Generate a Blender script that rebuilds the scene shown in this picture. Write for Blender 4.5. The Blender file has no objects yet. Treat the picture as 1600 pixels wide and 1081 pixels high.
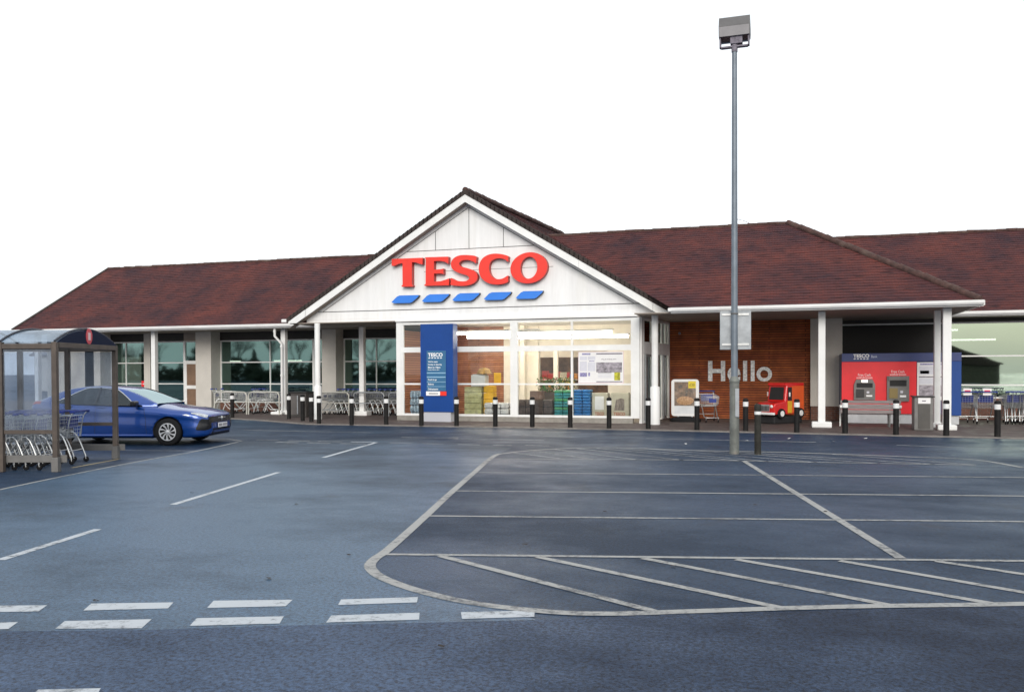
import bpy, bmesh, math, random
from mathutils import Vector, Matrix
random.seed(7)
D = bpy.data
sc = bpy.context.scene
COL = sc.collection
PI = math.pi
R = math.radians

# ------------------------------------------------------------------ camera
FPX, YAW, PITCH, ROLL = 1330.56, 0.30957, -0.015876, 0.003822   # focal length in pixels of the 1600 px photograph
CAM = Vector((7.71, -24.1, 1.755))
def _rw():
    cg, sg = math.cos(YAW), math.sin(YAW); cp, sp = math.cos(PITCH), math.sin(PITCH); cr, sr = math.cos(ROLL), math.sin(ROLL)
    W = Matrix(((cg, -sg, 0), (sg, cg, 0), (0, 0, 1)))
    P = Matrix(((1, 0, 0), (0, cp, -sp), (0, sp, cp)))
    Q = Matrix(((cr, 0, sr), (0, 1, 0), (-sr, 0, cr)))
    return W @ P @ Q
RW = _rw()
def ray(x, y): return RW @ Vector(((x - 800) / FPX, 1, -(y - 600) / FPX))
def G(x, y, z=0.0):                     # survey: photo point on the level plane z
    d = ray(x, y); return CAM + d * ((z - CAM.z) / d.z)
def PY(x, y, Y):                        # survey: photo point on a plane parallel to the shop front
    d = ray(x, y); return CAM + d * ((Y - CAM.y) / d.y)
def XF(x, Y, y=600): return PY(x, y, Y).x
def ZF(y, Y, x): return PY(x, y, Y).z
cd = D.cameras.new('camera'); cam = D.objects.new('camera', cd); COL.objects.link(cam)
cx, cyv, cz = RW.col[0], RW.col[1], RW.col[2]
cam.matrix_world = Matrix(((cx.x, cz.x, -cyv.x, CAM.x), (cx.y, cz.y, -cyv.y, CAM.y), (cx.z, cz.z, -cyv.z, CAM.z), (0, 0, 0, 1)))
cd.sensor_width = 36; cd.lens = FPX / 1600 * 36; cd.shift_y = 59.5 / 1600
cd.clip_start = 0.1; cd.clip_end = 3000
sc.camera = cam

# ------------------------------------------------------------------ mesh builder
class MB:
    def __init__(s): s.v = []; s.f = []; s.m = []; s.cur = 0; s.sm = []; s.smooth = False
    def add(s, vs, fs):
        b = len(s.v); s.v += [tuple(v) for v in vs]
        for f in fs: s.f.append(tuple(i + b for i in f)); s.m.append(s.cur); s.sm.append(s.smooth)
        return s
    def box(s, x0, x1, y0, y1, z0, z1):
        if x1 < x0: x0, x1 = x1, x0
        if y1 < y0: y0, y1 = y1, y0
        if z1 < z0: z0, z1 = z1, z0
        return s.add([(x0,y0,z0),(x1,y0,z0),(x1,y1,z0),(x0,y1,z0),(x0,y0,z1),(x1,y0,z1),(x1,y1,z1),(x0,y1,z1)],
              [(0,3,2,1),(4,5,6,7),(0,1,5,4),(1,2,6,5),(2,3,7,6),(3,0,4,7)])
    def bbox(s, x0, x1, y0, y1, z0, z1, b=0.01):          # box with chamfered edges
        bm = bmesh.new(); bmesh.ops.create_cube(bm, size=1)
        bmesh.ops.scale(bm, vec=(abs(x1-x0), abs(y1-y0), abs(z1-z0)), verts=bm.verts)
        bmesh.ops.translate(bm, vec=((x0+x1)/2, (y0+y1)/2, (z0+z1)/2), verts=bm.verts)
        bmesh.ops.bevel(bm, geom=bm.edges[:], offset=b, segments=2, affect='EDGES', profile=.5)
        return s.addbm(bm)
    def addbm(s, bm, M=None):
        bm.verts.index_update()
        s.add([(M @ v.co if M else v.co) for v in bm.verts], [tuple(v.index for v in f.verts) for f in bm.faces]); bm.free(); return s
    def quad(s, *p): return s.add(p, [tuple(range(len(p)))])
    def obox(s, c, ux, hx, hy, z0, z1):                   # box turned in plan: centre, x-direction, half sizes
        ux = Vector((ux[0], ux[1], 0)).normalized(); uy = Vector((-ux.y, ux.x, 0)); c = Vector((c[0], c[1], 0))
        p = [c - ux*hx - uy*hy, c + ux*hx - uy*hy, c + ux*hx + uy*hy, c - ux*hx + uy*hy]
        return s.add([(q.x, q.y, z0) for q in p] + [(q.x, q.y, z1) for q in p], [(0,3,2,1),(4,5,6,7),(0,1,5,4),(1,2,6,5),(2,3,7,6),(3,0,4,7)])
    def prism(s, pts, d, axis='y', at=0.0):               # 2D outline extruded: axis y: pts (x,z); axis x: pts (y,z); axis z: pts (x,y)
        def P(p, t):
            return (p[0], t, p[1]) if axis == 'y' else (t, p[0], p[1]) if axis == 'x' else (p[0], p[1], t)
        n = len(pts)
        a = [P(p, at) for p in pts]; b = [P(p, at + d) for p in pts]
        fs = [tuple(range(n)), tuple(range(2*n-1, n-1, -1))] + [(i, i+n, (i+1) % n + n, (i+1) % n) for i in range(n)]
        return s.add(a + b, fs)
    def tube(s, path, r, n=8, cap=True, sm=True):
        path = [Vector(p) for p in path]; rs = r if isinstance(r, (list, tuple)) else [r]*len(path)
        N = len(path); vs = []; up = None
        for i, p in enumerate(path):
            t = ((path[min(i+1, N-1)] - p).normalized() + (p - path[max(i-1, 0)]).normalized())
            t = t.normalized() if t.length > 1e-9 else Vector((0,0,1))
            if up is None:
                up = Vector((0,0,1)) if abs(t.z) < .9 else Vector((1,0,0))
            a = t.cross(up).normalized(); up = a.cross(t).normalized()
            for k in range(n):
                w = 2*PI*k/n + PI/n
                vs.append(p + (a*math.cos(w) + up*math.sin(w)) * rs[i])
        fs = [(i*n+k, i*n+(k+1) % n, (i+1)*n+(k+1) % n, (i+1)*n+k) for i in range(N-1) for k in range(n)]
        old = s.smooth; s.smooth = sm
        s.add(vs, fs); s.smooth = old
        if cap: s.add(vs[:n], [tuple(range(n-1, -1, -1))]); s.add(vs[-n:], [tuple(range(n))])
        return s
    def lathe(s, prof, n=20, c=(0,0,0), axis='z', sm=True, cap=True):
        vs = []; c = Vector(c)
        for r, h in prof:
            for k in range(n):
                w = 2*PI*k/n; a, b = r*math.cos(w), r*math.sin(w)
                vs.append(c + (Vector((a, b, h)) if axis == 'z' else Vector((a, h, b)) if axis == 'y' else Vector((h, a, b))))
        fs = [(i*n+k, i*n+(k+1) % n, (i+1)*n+(k+1) % n, (i+1)*n+k) for i in range(len(prof)-1) for k in range(n)]
        old = s.smooth; s.smooth = sm; s.add(vs, fs); s.smooth = old
        if cap: s.add(vs[:n], [tuple(range(n-1, -1, -1))]); s.add(vs[-n:], [tuple(range(n))])
        return s
    def poly(s, pts, y): return s.add([(p[0], y, p[1]) for p in pts], [tuple(range(len(pts)))])
    def xform(s, M, start=0):
        for i in range(start, len(s.v)): s.v[i] = tuple(M @ Vector(s.v[i]))
        return s
    def build(s, name, mat, parent=None, local=False, autosm=None):
        me = D.meshes.new(name)
        org = Vector((0,0,0))
        if parent is not None and not local:
            q = parent
            while q is not None: org += q.location; q = q.parent
        me.from_pydata([(v[0]-org.x, v[1]-org.y, v[2]-org.z) for v in s.v], [], s.f)
        mats = mat if isinstance(mat, (list, tuple)) else [mat]
        for m in mats: me.materials.append(m)
        me.polygons.foreach_set('material_index', s.m); me.polygons.foreach_set('use_smooth', s.sm)
        bm = bmesh.new(); bm.from_mesh(me); bmesh.ops.remove_doubles(bm, verts=bm.verts, dist=1e-5) if autosm else None
        bmesh.ops.recalc_face_normals(bm, faces=bm.faces); bm.to_mesh(me); bm.free(); me.update()
        o = D.objects.new(name, me); COL.objects.link(o)
        if parent is not None: o.parent = parent
        return o

def tag(o, label=None, cat=None, group=None, kind=None):
    if label: o['label'] = label
    if cat: o['category'] = cat
    if group: o['group'] = group
    if kind: o['kind'] = kind
    return o
def thing(name, loc, label, cat, group=None, rz=0.0):
    o = D.objects.new(name, None); COL.objects.link(o); o.location = loc; o.rotation_euler.z = rz; o.empty_display_size = .2
    return tag(o, label, cat, group)
def copy_tree(o, parent=None):
    c = o.copy(); COL.objects.link(c)
    if parent is not None: c.parent = parent
    for ch in [x for x in D.objects if x.parent is o]: copy_tree(ch, c)
    return c
def dup(o, loc, rz, label=None, group=None, kids=None):
    c = copy_tree(o); c.location = loc; c.rotation_euler.z = rz
    if label: c['label'] = label
    if group: c['group'] = group
    return c

# ------------------------------------------------------------------ materials
def mat(name, col, rough=.6, metal=0., var=0., vscale=3., bump=0., bscale=40., spec=None, col2=None, rvar=0., stretch=None, dirt=None, coat=0.):
    """Principled with noise-driven colour wear, roughness variation and bump, in object space."""
    m = D.materials.new(name); m.use_nodes = True; nt = m.node_tree; N = nt.nodes; L = nt.links
    b = N['Principled BSDF']; b.inputs['Base Color'].default_value = (*col, 1); b.inputs['Roughness'].default_value = rough
    b.inputs['Metallic'].default_value = metal
    if spec is not None: b.inputs['Specular IOR Level'].default_value = spec
    if coat: b.inputs['Coat Weight'].default_value = coat; b.inputs['Coat Roughness'].default_value = .04
    tc = N.new('ShaderNodeTexCoord'); vec = tc.outputs['Object']
    if stretch:
        mp = N.new('ShaderNodeMapping'); mp.inputs['Scale'].default_value = stretch; L.new(vec, mp.inputs['Vector']); vec = mp.outputs['Vector']
    if var or col2:
        n = N.new('ShaderNodeTexNoise'); n.inputs['Scale'].default_value = vscale; n.inputs['Detail'].default_value = 6; n.inputs['Roughness'].default_value = .65
        L.new(vec, n.inputs['Vector'])
        cr = N.new('ShaderNodeValToRGB'); c2 = col2 or tuple(c*(1-var) for c in col); c1 = col if col2 else tuple(min(1, c*(1+var*.6)) for c in col)
        cr.color_ramp.elements[0].position = .35; cr.color_ramp.elements[0].color = (*c2, 1)
        cr.color_ramp.elements[1].position = .68; cr.color_ramp.elements[1].color = (*c1, 1)
        L.new(n.outputs['Fac'], cr.inputs['Fac']); out = cr.outputs['Color']
        if dirt:
            n2 = N.new('ShaderNodeTexNoise'); n2.inputs['Scale'].default_value = vscale*.31; n2.inputs['Detail'].default_value = 8; n2.inputs['Roughness'].default_value = .7
            L.new(vec, n2.inputs['Vector']); r2 = N.new('ShaderNodeValToRGB'); r2.color_ramp.elements[0].position = .52; r2.color_ramp.elements[1].position = .75
            r2.color_ramp.elements[0].color = (0,0,0,1); r2.color_ramp.elements[1].color = (.8,.8,.8,1)
            mx = N.new('ShaderNodeMixRGB'); L.new(n2.outputs['Fac'], r2.inputs['Fac']); L.new(r2.outputs['Color'], mx.inputs['Fac']); L.new(out, mx.inputs['Color1'])
            mx.inputs['Color2'].default_value = (*dirt, 1); out = mx.outputs['Color']
        L.new(out, b.inputs['Base Color'])
    if rvar:
        n3 = N.new('ShaderNodeTexNoise'); n3.inputs['Scale'].default_value = vscale*.7; n3.inputs['Detail'].default_value = 4; L.new(vec, n3.inputs['Vector'])
        mr = N.new('ShaderNodeMapRange'); mr.inputs['From Min'].default_value = .3; mr.inputs['From Max'].default_value = .7
        mr.inputs['To Min'].default_value = max(.02, rough-rvar); mr.inputs['To Max'].default_value = min(1, rough+rvar)
        L.new(n3.outputs['Fac'], mr.inputs['Value']); L.new(mr.outputs['Result'], b.inputs['Roughness'])
    if bump:
        n4 = N.new('ShaderNodeTexNoise'); n4.inputs['Scale'].default_value = bscale; n4.inputs['Detail'].default_value = 5; L.new(vec, n4.inputs['Vector'])
        bp = N.new('ShaderNodeBump'); bp.inputs['Strength'].default_value = bump; bp.inputs['Distance'].default_value = .02
        L.new(n4.outputs['Fac'], bp.inputs['Height']); L.new(bp.outputs['Normal'], b.inputs['Normal'])
    return m
def emit(name, col, s):
    m = D.materials.new(name); m.use_nodes = True; b = m.node_tree.nodes['Principled BSDF']
    b.inputs['Base Color'].default_value = (.9,.9,.9,1); b.inputs['Emission Color'].default_value = (*col, 1); b.inputs['Emission Strength'].default_value = s
    return m
def glass(name, tint, refl, rcol, rough=.0, wave=0.0):
    """Thin pane: part clear (tinted), part mirror with Fresnel."""
    m = D.materials.new(name); m.use_nodes = True; nt = m.node_tree; N = nt.nodes; L = nt.links
    N.remove(N['Principled BSDF']); out = N['Material Output']
    t = N.new('ShaderNodeBsdfTransparent'); t.inputs['Color'].default_value = (*tint, 1)
    g = N.new('ShaderNodeBsdfGlossy'); g.inputs['Color'].default_value = (*rcol, 1); g.inputs['Roughness'].default_value = rough
    fr = N.new('ShaderNodeFresnel'); fr.inputs['IOR'].default_value = 1.5
    ma = N.new('ShaderNodeMath'); ma.operation = 'ADD'; ma.use_clamp = True; ma.inputs[1].default_value = refl
    L.new(fr.outputs['Fac'], ma.inputs[0])
    mx = N.new('ShaderNodeMixShader'); L.new(ma.outputs[0], mx.inputs['Fac']); L.new(t.outputs[0], mx.inputs[1]); L.new(g.outputs[0], mx.inputs[2])
    if wave:
        tc = N.new('ShaderNodeTexCoord'); n = N.new('ShaderNodeTexNoise'); n.inputs['Scale'].default_value = .8; n.inputs['Detail'].default_value = 1
        L.new(tc.outputs['Object'], n.inputs['Vector']); bp = N.new('ShaderNodeBump'); bp.inputs['Strength'].default_value = wave; bp.inputs['Distance'].default_value = .05
        L.new(n.outputs['Fac'], bp.inputs['Height']); L.new(bp.outputs['Normal'], g.inputs['Normal'])
    L.new(mx.outputs[0], out.inputs['Surface']); return m
def frosted(name, tint, opac, col, rough=.35):
    """Scratched clear plastic sheet: partly clear, partly milky diffuse and glossy, worn unevenly."""
    m = D.materials.new(name); m.use_nodes = True; nt = m.node_tree; N = nt.nodes; L = nt.links
    b = N['Principled BSDF']; b.inputs['Base Color'].default_value = (*col, 1); b.inputs['Roughness'].default_value = rough
    t = N.new('ShaderNodeBsdfTransparent'); t.inputs['Color'].default_value = (*tint, 1)
    tc = N.new('ShaderNodeTexCoord'); mp = N.new('ShaderNodeMapping'); mp.inputs['Scale'].default_value = (1, 1, .5)
    n = N.new('ShaderNodeTexNoise'); n.inputs['Scale'].default_value = 2.2; n.inputs['Detail'].default_value = 7
    L.new(tc.outputs['Object'], mp.inputs['Vector']); L.new(mp.outputs['Vector'], n.inputs['Vector'])
    mr = N.new('ShaderNodeMapRange'); mr.inputs['From Min'].default_value = .3; mr.inputs['From Max'].default_value = .7
    mr.inputs['To Min'].default_value = max(0, opac-.14); mr.inputs['To Max'].default_value = min(1, opac+.14)
    L.new(n.outputs['Fac'], mr.inputs['Value'])
    mx = N.new('ShaderNodeMixShader'); L.new(mr.outputs['Result'], mx.inputs['Fac']); L.new(t.outputs[0], mx.inputs[1]); L.new(b.outputs[0], mx.inputs[2])
    L.new(mx.outputs[0], N['Material Output'].inputs['Surface']); return m

def roof_mat(name, along):
    """Plain tiles: courses come from the geometry; here the joints, tile-to-tile tone, weathered patches and lichen."""
    m = D.materials.new(name); m.use_nodes = True; nt = m.node_tree; N = nt.nodes; L = nt.links; b = N['Principled BSDF']
    b.inputs['Roughness'].default_value = .85; b.inputs['Specular IOR Level'].default_value = .25
    tc = N.new('ShaderNodeTexCoord'); sp = N.new('ShaderNodeSeparateXYZ'); L.new(tc.outputs['Object'], sp.inputs[0])
    cb = N.new('ShaderNodeCombineXYZ'); L.new(sp.outputs[0 if along == 'x' else 1], cb.inputs[0])
    mz = N.new('ShaderNodeMath'); mz.operation = 'MULTIPLY'; mz.inputs[1].default_value = 1/math.sin(R(32.5)); L.new(sp.outputs[2], mz.inputs[0]); L.new(mz.outputs[0], cb.inputs[1])
    br = N.new('ShaderNodeTexBrick'); L.new(cb.outputs[0], br.inputs['Vector'])
    br.inputs['Scale'].default_value = 1; br.inputs['Brick Width'].default_value = .17; br.inputs['Row Height'].default_value = .1; br.inputs['Mortar Size'].default_value = .006
    br.inputs['Color1'].default_value = (.079,.032,.031,1); br.inputs['Color2'].default_value = (.06,.03,.033,1); br.inputs['Mortar'].default_value = (.04,.02,.021,1); br.inputs['Bias'].default_value = -.1
    n = N.new('ShaderNodeTexNoise'); n.inputs['Scale'].default_value = .55; n.inputs['Detail'].default_value = 8; n.inputs['Roughness'].default_value = .68; L.new(cb.outputs[0], n.inputs['Vector'])
    r1 = N.new('ShaderNodeValToRGB'); e = r1.color_ramp.elements; e[0].position = .34; e[0].color = (.55,.58,.76,1); e[1].position = .66; e[1].color = (1.68,1.08,.88,1)
    L.new(n.outputs['Fac'], r1.inputs['Fac'])
    mu = N.new('ShaderNodeMixRGB'); mu.blend_type = 'MULTIPLY'; mu.inputs['Fac'].default_value = 1; L.new(br.outputs['Color'], mu.inputs['Color1']); L.new(r1.outputs['Color'], mu.inputs['Color2'])
    ms_ = N.new('ShaderNodeMapping'); ms_.inputs['Scale'].default_value = (.22, 1, 1); L.new(cb.outputs[0], ms_.inputs['Vector'])
    n2 = N.new('ShaderNodeTexNoise'); n2.inputs['Scale'].default_value = 8; n2.inputs['Detail'].default_value = 5; n2.inputs['Roughness'].default_value = .8; L.new(ms_.outputs[0], n2.inputs['Vector'])
    r2 = N.new('ShaderNodeValToRGB'); e = r2.color_ramp.elements; e[0].position = .58; e[0].color = (0,0,0,1); e[1].position = .7; e[1].color = (.6,.6,.6,1); L.new(n2.outputs['Fac'], r2.inputs['Fac'])
    ml = N.new('ShaderNodeMixRGB'); L.new(r2.outputs['Color'], ml.inputs['Fac']); L.new(mu.outputs['Color'], ml.inputs['Color1']); ml.inputs['Color2'].default_value = (.15,.062,.055,1)
    n3 = N.new('ShaderNodeTexNoise'); n3.inputs['Scale'].default_value = 10; n3.inputs['Detail'].default_value = 4; L.new(ms_.outputs[0], n3.inputs['Vector'])
    r3 = N.new('ShaderNodeValToRGB'); e = r3.color_ramp.elements; e[0].position = .33; e[0].color = (.4,.38,.42,1); e[1].position = .45; e[1].color = (1,1,1,1); L.new(n3.outputs['Fac'], r3.inputs['Fac'])  # dark dashes: tile lap shadows painted as stretched noise
    mm = N.new('ShaderNodeMixRGB'); mm.blend_type = 'MULTIPLY'; mm.inputs['Fac'].default_value = 1; L.new(ml.outputs['Color'], mm.inputs['Color1']); L.new(r3.outputs['Color'], mm.inputs['Color2'])
    L.new(mm.outputs['Color'], b.inputs['Base Color'])
    bp = N.new('ShaderNodeBump'); bp.inputs['Strength'].default_value = .6; bp.inputs['Distance'].default_value = .02; L.new(n3.outputs['Fac'], bp.inputs['Height']); L.new(bp.outputs['Normal'], b.inputs['Normal'])
    return m
def brick_mat(name, c1, c2, mortar, w, h, ms, along='x', bump=.6, var=(.6, 1.25)):
    m = D.materials.new(name); m.use_nodes = True; nt = m.node_tree; N = nt.nodes; L = nt.links; b = N['Principled BSDF']; b.inputs['Roughness'].default_value = .8
    tc = N.new('ShaderNodeTexCoord'); sp = N.new('ShaderNodeSeparateXYZ'); L.new(tc.outputs['Object'], sp.inputs[0])
    cb = N.new('ShaderNodeCombineXYZ'); L.new(sp.outputs[0 if along == 'x' else 1], cb.inputs[0]); L.new(sp.outputs[2], cb.inputs[1])
    br = N.new('ShaderNodeTexBrick'); L.new(cb.outputs[0], br.inputs['Vector']); br.inputs['Scale'].default_value = 1
    br.inputs['Brick Width'].default_value = w; br.inputs['Row Height'].default_value = h; br.inputs['Mortar Size'].default_value = ms; br.inputs['Mortar Smooth'].default_value = .2
    br.inputs['Color1'].default_value = (*c1, 1); br.inputs['Color2'].default_value = (*c2, 1); br.inputs['Mortar'].default_value = (*mortar, 1)
    n = N.new('ShaderNodeTexNoise'); n.inputs['Scale'].default_value = 2; n.inputs['Detail'].default_value = 7; n.inputs['Roughness'].default_value = .7; L.new(cb.outputs[0], n.inputs['Vector'])
    r1 = N.new('ShaderNodeValToRGB'); e = r1.color_ramp.elements; e[0].position = .3; e[0].color = (*[var[0]]*3, 1); e[1].position = .7; e[1].color = (*[var[1]]*3, 1); L.new(n.outputs['Fac'], r1.inputs['Fac'])
    mu = N.new('ShaderNodeMixRGB'); mu.blend_type = 'MULTIPLY'; mu.inputs['Fac'].default_value = 1; L.new(br.outputs['Color'], mu.inputs['Color1']); L.new(r1.outputs['Color'], mu.inputs['Color2']); L.new(mu.outputs['Color'], b.inputs['Base Color'])
    bp = N.new('ShaderNodeBump'); bp.inputs['Strength'].default_value = bump; bp.inputs['Distance'].default_value = .015; bp.invert = True; L.new(br.outputs['Fac'], bp.inputs['Height']); L.new(bp.outputs['Normal'], b.inputs['Normal'])
    return m
def asphalt(name, c_dark, c_light, r_lo, r_hi, grain=1.0, spec=.5, sheen_grad=None):
    """Damp tarmac: aggregate speckle, broad drying patches that change gloss, fine bump, optional painted sky sheen."""
    m = D.materials.new(name); m.use_nodes = True; nt = m.node_tree; N = nt.nodes; L = nt.links; b = N['Principled BSDF']
    tc = N.new('ShaderNodeTexCoord'); V = tc.outputs['Object']
    b.inputs['Specular IOR Level'].default_value = spec
    def noise(s, d, r, st=None):
        n = N.new('ShaderNodeTexNoise'); n.inputs['Scale'].default_value = s; n.inputs['Detail'].default_value = d; n.inputs['Roughness'].default_value = r
        if st:
            mp = N.new('ShaderNodeMapping'); mp.inputs['Scale'].default_value = st; mp.inputs['Rotation'].default_value = (0,0,R(12)); L.new(V, mp.inputs['Vector']); L.new(mp.outputs['Vector'], n.inputs['Vector'])
        else: L.new(V, n.inputs['Vector'])
        return n
    big = noise(.22, 7, .6, (1, 1.5, 1)); mid = noise(1.6, 6, .7); fine = noise(75, 3, .7); grit = noise(30, 6, .85)
    r1 = N.new('ShaderNodeValToRGB'); e = r1.color_ramp.elements; e[0].position = .36; e[0].color = (*c_dark, 1); e[1].position = .64; e[1].color = (*c_light, 1)
    ad = N.new('ShaderNodeMath'); ad.operation = 'MULTIPLY_ADD'; ad.inputs[1].default_value = .28; L.new(mid.outputs['Fac'], ad.inputs[0])
    sb = N.new('ShaderNodeMath'); sb.operation = 'MULTIPLY_ADD'; sb.inputs[1].default_value = 1; sb.inputs[2].default_value = -.14; L.new(big.outputs['Fac'], sb.inputs[0]); L.new(sb.outputs[0], ad.inputs[2])
    if sheen_grad:                                            # sky sheen painted into the colour along one axis
        sx = N.new('ShaderNodeSeparateXYZ'); L.new(V, sx.inputs[0]); dr = N.new('ShaderNodeMapRange'); dr.inputs['From Min'].default_value = sheen_grad[1]; dr.inputs['From Max'].default_value = sheen_grad[2]
        dr.inputs['To Min'].default_value = -sheen_grad[3]; dr.inputs['To Max'].default_value = sheen_grad[3]; L.new(sx.outputs[sheen_grad[0]], dr.inputs['Value'])
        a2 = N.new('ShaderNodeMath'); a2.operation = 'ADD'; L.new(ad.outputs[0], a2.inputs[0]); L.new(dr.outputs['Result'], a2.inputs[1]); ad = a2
    L.new(ad.outputs[0], r1.inputs['Fac'])
    r2 = N.new('ShaderNodeValToRGB'); e = r2.color_ramp.elements; e[0].position = .41; e[0].color = (.16,.16,.19,1); e[1].position = .57; e[1].color = (1.45,1.45,1.43,1); L.new(grit.outputs['Fac'], r2.inputs['Fac'])
    mu = N.new('ShaderNodeMixRGB'); mu.blend_type = 'MULTIPLY'; mu.inputs['Fac'].default_value = min(1, .9*grain); L.new(r1.outputs['Color'], mu.inputs['Color1']); L.new(r2.outputs['Color'], mu.inputs['Color2'])
    st_ = noise(.9, 5, .6); rs = N.new('ShaderNodeValToRGB'); e = rs.color_ramp.elements; e[0].position = .6; e[0].color = (1,1,1,1); e[1].position = .72; e[1].color = (.5,.5,.52,1); L.new(st_.outputs['Fac'], rs.inputs['Fac'])   # old drips
    ms = N.new('ShaderNodeMixRGB'); ms.blend_type = 'MULTIPLY'; ms.inputs['Fac'].default_value = 1; L.new(mu.outputs['Color'], ms.inputs['Color1']); L.new(rs.outputs['Color'], ms.inputs['Color2'])
    vo = N.new('ShaderNodeTexVoronoi'); vo.inputs['Scale'].default_value = 9; vo.inputs['Randomness'].default_value = 1; L.new(V, vo.inputs['Vector'])
    rv = N.new('ShaderNodeValToRGB'); e = rv.color_ramp.elements; e[0].position = .05; e[0].color = (.18,.18,.2,1); e[1].position = .16; e[1].color = (1,1,1,1); L.new(vo.outputs['Distance'], rv.inputs['Fac'])
    gate = noise(3, 3, .6); rg = N.new('ShaderNodeValToRGB'); e = rg.color_ramp.elements; e[0].position = .5; e[0].color = (0,0,0,1); e[1].position = .58; e[1].color = (1,1,1,1); L.new(gate.outputs['Fac'], rg.inputs['Fac'])
    mv = N.new('ShaderNodeMixRGB'); mv.blend_type = 'MULTIPLY'; L.new(rg.outputs['Color'], mv.inputs['Fac']); L.new(ms.outputs['Color'], mv.inputs['Color1']); L.new(rv.outputs['Color'], mv.inputs['Color2'])
    L.new(mv.outputs['Color'], b.inputs['Base Color'])
    mr = N.new('ShaderNodeMapRange'); mr.inputs['From Min'].default_value = .36; mr.inputs['From Max'].default_value = .64; mr.inputs['To Min'].default_value = r_hi; mr.inputs['To Max'].default_value = r_lo
    L.new(ad.outputs[0], mr.inputs['Value']); L.new(mr.outputs['Result'], b.inputs['Roughness'])
    bp = N.new('ShaderNodeBump'); bp.inputs['Strength'].default_value = .55*grain; bp.inputs['Distance'].default_value = .008; L.new(fine.outputs['Fac'], bp.inputs['Height'])
    bp2 = N.new('ShaderNodeBump'); bp2.inputs['Strength'].default_value = .3*grain; bp2.inputs['Distance'].default_value = .012; L.new(grit.outputs['Fac'], bp2.inputs['Height']); L.new(bp.outputs['Normal'], bp2.inputs['Normal'])
    L.new(bp2.outputs['Normal'], b.inputs['Normal'])
    return m
def paint_mat(name, col, wear):
    """Thermoplastic road paint worn through to the tarmac in specks."""
    m = D.materials.new(name); m.use_nodes = True; nt = m.node_tree; N = nt.nodes; L = nt.links; b = N['Principled BSDF']; b.inputs['Roughness'].default_value = .6
    tc = N.new('ShaderNodeTexCoord'); n = N.new('ShaderNodeTexNoise'); n.inputs['Scale'].default_value = 9; n.inputs['Detail'].default_value = 9; n.inputs['Roughness'].default_value = .8; L.new(tc.outputs['Object'], n.inputs['Vector'])
    n2 = N.new('ShaderNodeTexNoise'); n2.inputs['Scale'].default_value = .7; n2.inputs['Detail'].default_value = 4; L.new(tc.outputs['Object'], n2.inputs['Vector'])
    ad = N.new('ShaderNodeMath'); ad.operation = 'MULTIPLY_ADD'; ad.inputs[1].default_value = .5; L.new(n2.outputs['Fac'], ad.inputs[0]); L.new(n.outputs['Fac'], ad.inputs[2])
    r = N.new('ShaderNodeValToRGB'); e = r.color_ramp.elements; e[0].position = .58+wear; e[0].color = (.05,.055,.065,1); e[1].position = .76+wear; e[1].color = (*col, 1)
    L.new(ad.outputs[0], r.inputs['Fac']); L.new(r.outputs['Color'], b.inputs['Base Color']); return m

M = {}
M['white'] = mat('white_paint', (.78,.78,.77), .45, var=.07, vscale=1.5, dirt=(.6,.59,.56))
M['panel'] = mat('white_panel', (.8,.8,.8), .4, var=.07, vscale=2.2, stretch=(2,2,.2), dirt=(.7,.69,.66))
M['render'] = mat('cream_render', (.56,.53,.485), .8, var=.08, vscale=1.2, bump=.15, bscale=60)
M['soffit'] = mat('soffit_board', (.3,.255,.215), .75, var=.12, vscale=.9)
M['joint'] = mat('joint_shadow_gap', (.06,.06,.06), .8)
M['roof_x'] = roof_mat('roof_tile', 'x'); M['roof_y'] = roof_mat('roof_tile_side', 'y')
M['ridge'] = mat('ridge_tile', (.07,.033,.027), .85, var=.5, vscale=5, bump=.5, bscale=12, dirt=(.12,.09,.07))
M['verge'] = mat('verge_mortar', (.045,.033,.03), .9, var=.4, vscale=6, bump=.5, bscale=20)
M['head'] = mat('head_eave_reflection', (.03,.027,.024), .6, var=.2)  # near-black stands in for the eave reflection above the glass
M['hello'] = brick_mat('slatted_wall', (.4,.105,.026), (.27,.06,.018), (.05,.016,.01), 2.4, .085, .012, bump=1, var=(.5, 1.3))
M['lobby_slat'] = brick_mat('lobby_slat', (.46,.2,.1), (.36,.14,.07), (.14,.06,.035), 2.4, .085, .012, bump=.6)
M['brick'] = brick_mat('plinth_brick', (.2,.075,.045), (.13,.05,.035), (.16,.13,.11), .225, .075, .01)
M['glass_wing'] = glass('mirror_green_glass', (.2,.27,.24), .42, (.31,.5,.46), .028, .04)
M['glass_right'] = glass('pale_mirror_glass', (.22,.30,.27), .46, (.66,.82,.68), .02, .03)
M['glass_clear'] = glass('clear_glass', (.93,.95,.94), .03, (.9,.95,.95), 0)
M['black'] = mat('black_plastic', (.02,.02,.021), .5, var=.3, vscale=8)
M['bollard'] = mat('bollard_black', (.011,.010,.010), .6, spec=.2, var=.4, vscale=5, dirt=(.05,.045,.04))
M['bollard_old'] = mat('bollard_weathered', (.03,.029,.025), .7, spec=.2, var=.35, vscale=6, dirt=(.07,.065,.05))
M['reflective'] = mat('reflective_band', (.75,.75,.74), .4, var=.1, vscale=12)
M['steel'] = mat('galvanised_steel', (.34,.36,.38), .5, .55, var=.22, vscale=4, rvar=.12)
M['chrome'] = mat('zinc_wire', (.62,.63,.63), .33, .85, var=.15, vscale=9)
M['blue'] = mat('blue_panel', (.006,.052,.24), .42, spec=.3, var=.1, vscale=1.2)
M['blue_plastic'] = mat('blue_plastic', (.015,.035,.22), .4, var=.2, vscale=10)
M['navy'] = mat('navy_panel', (.012,.03,.15), .4, var=.15, vscale=2)
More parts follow.
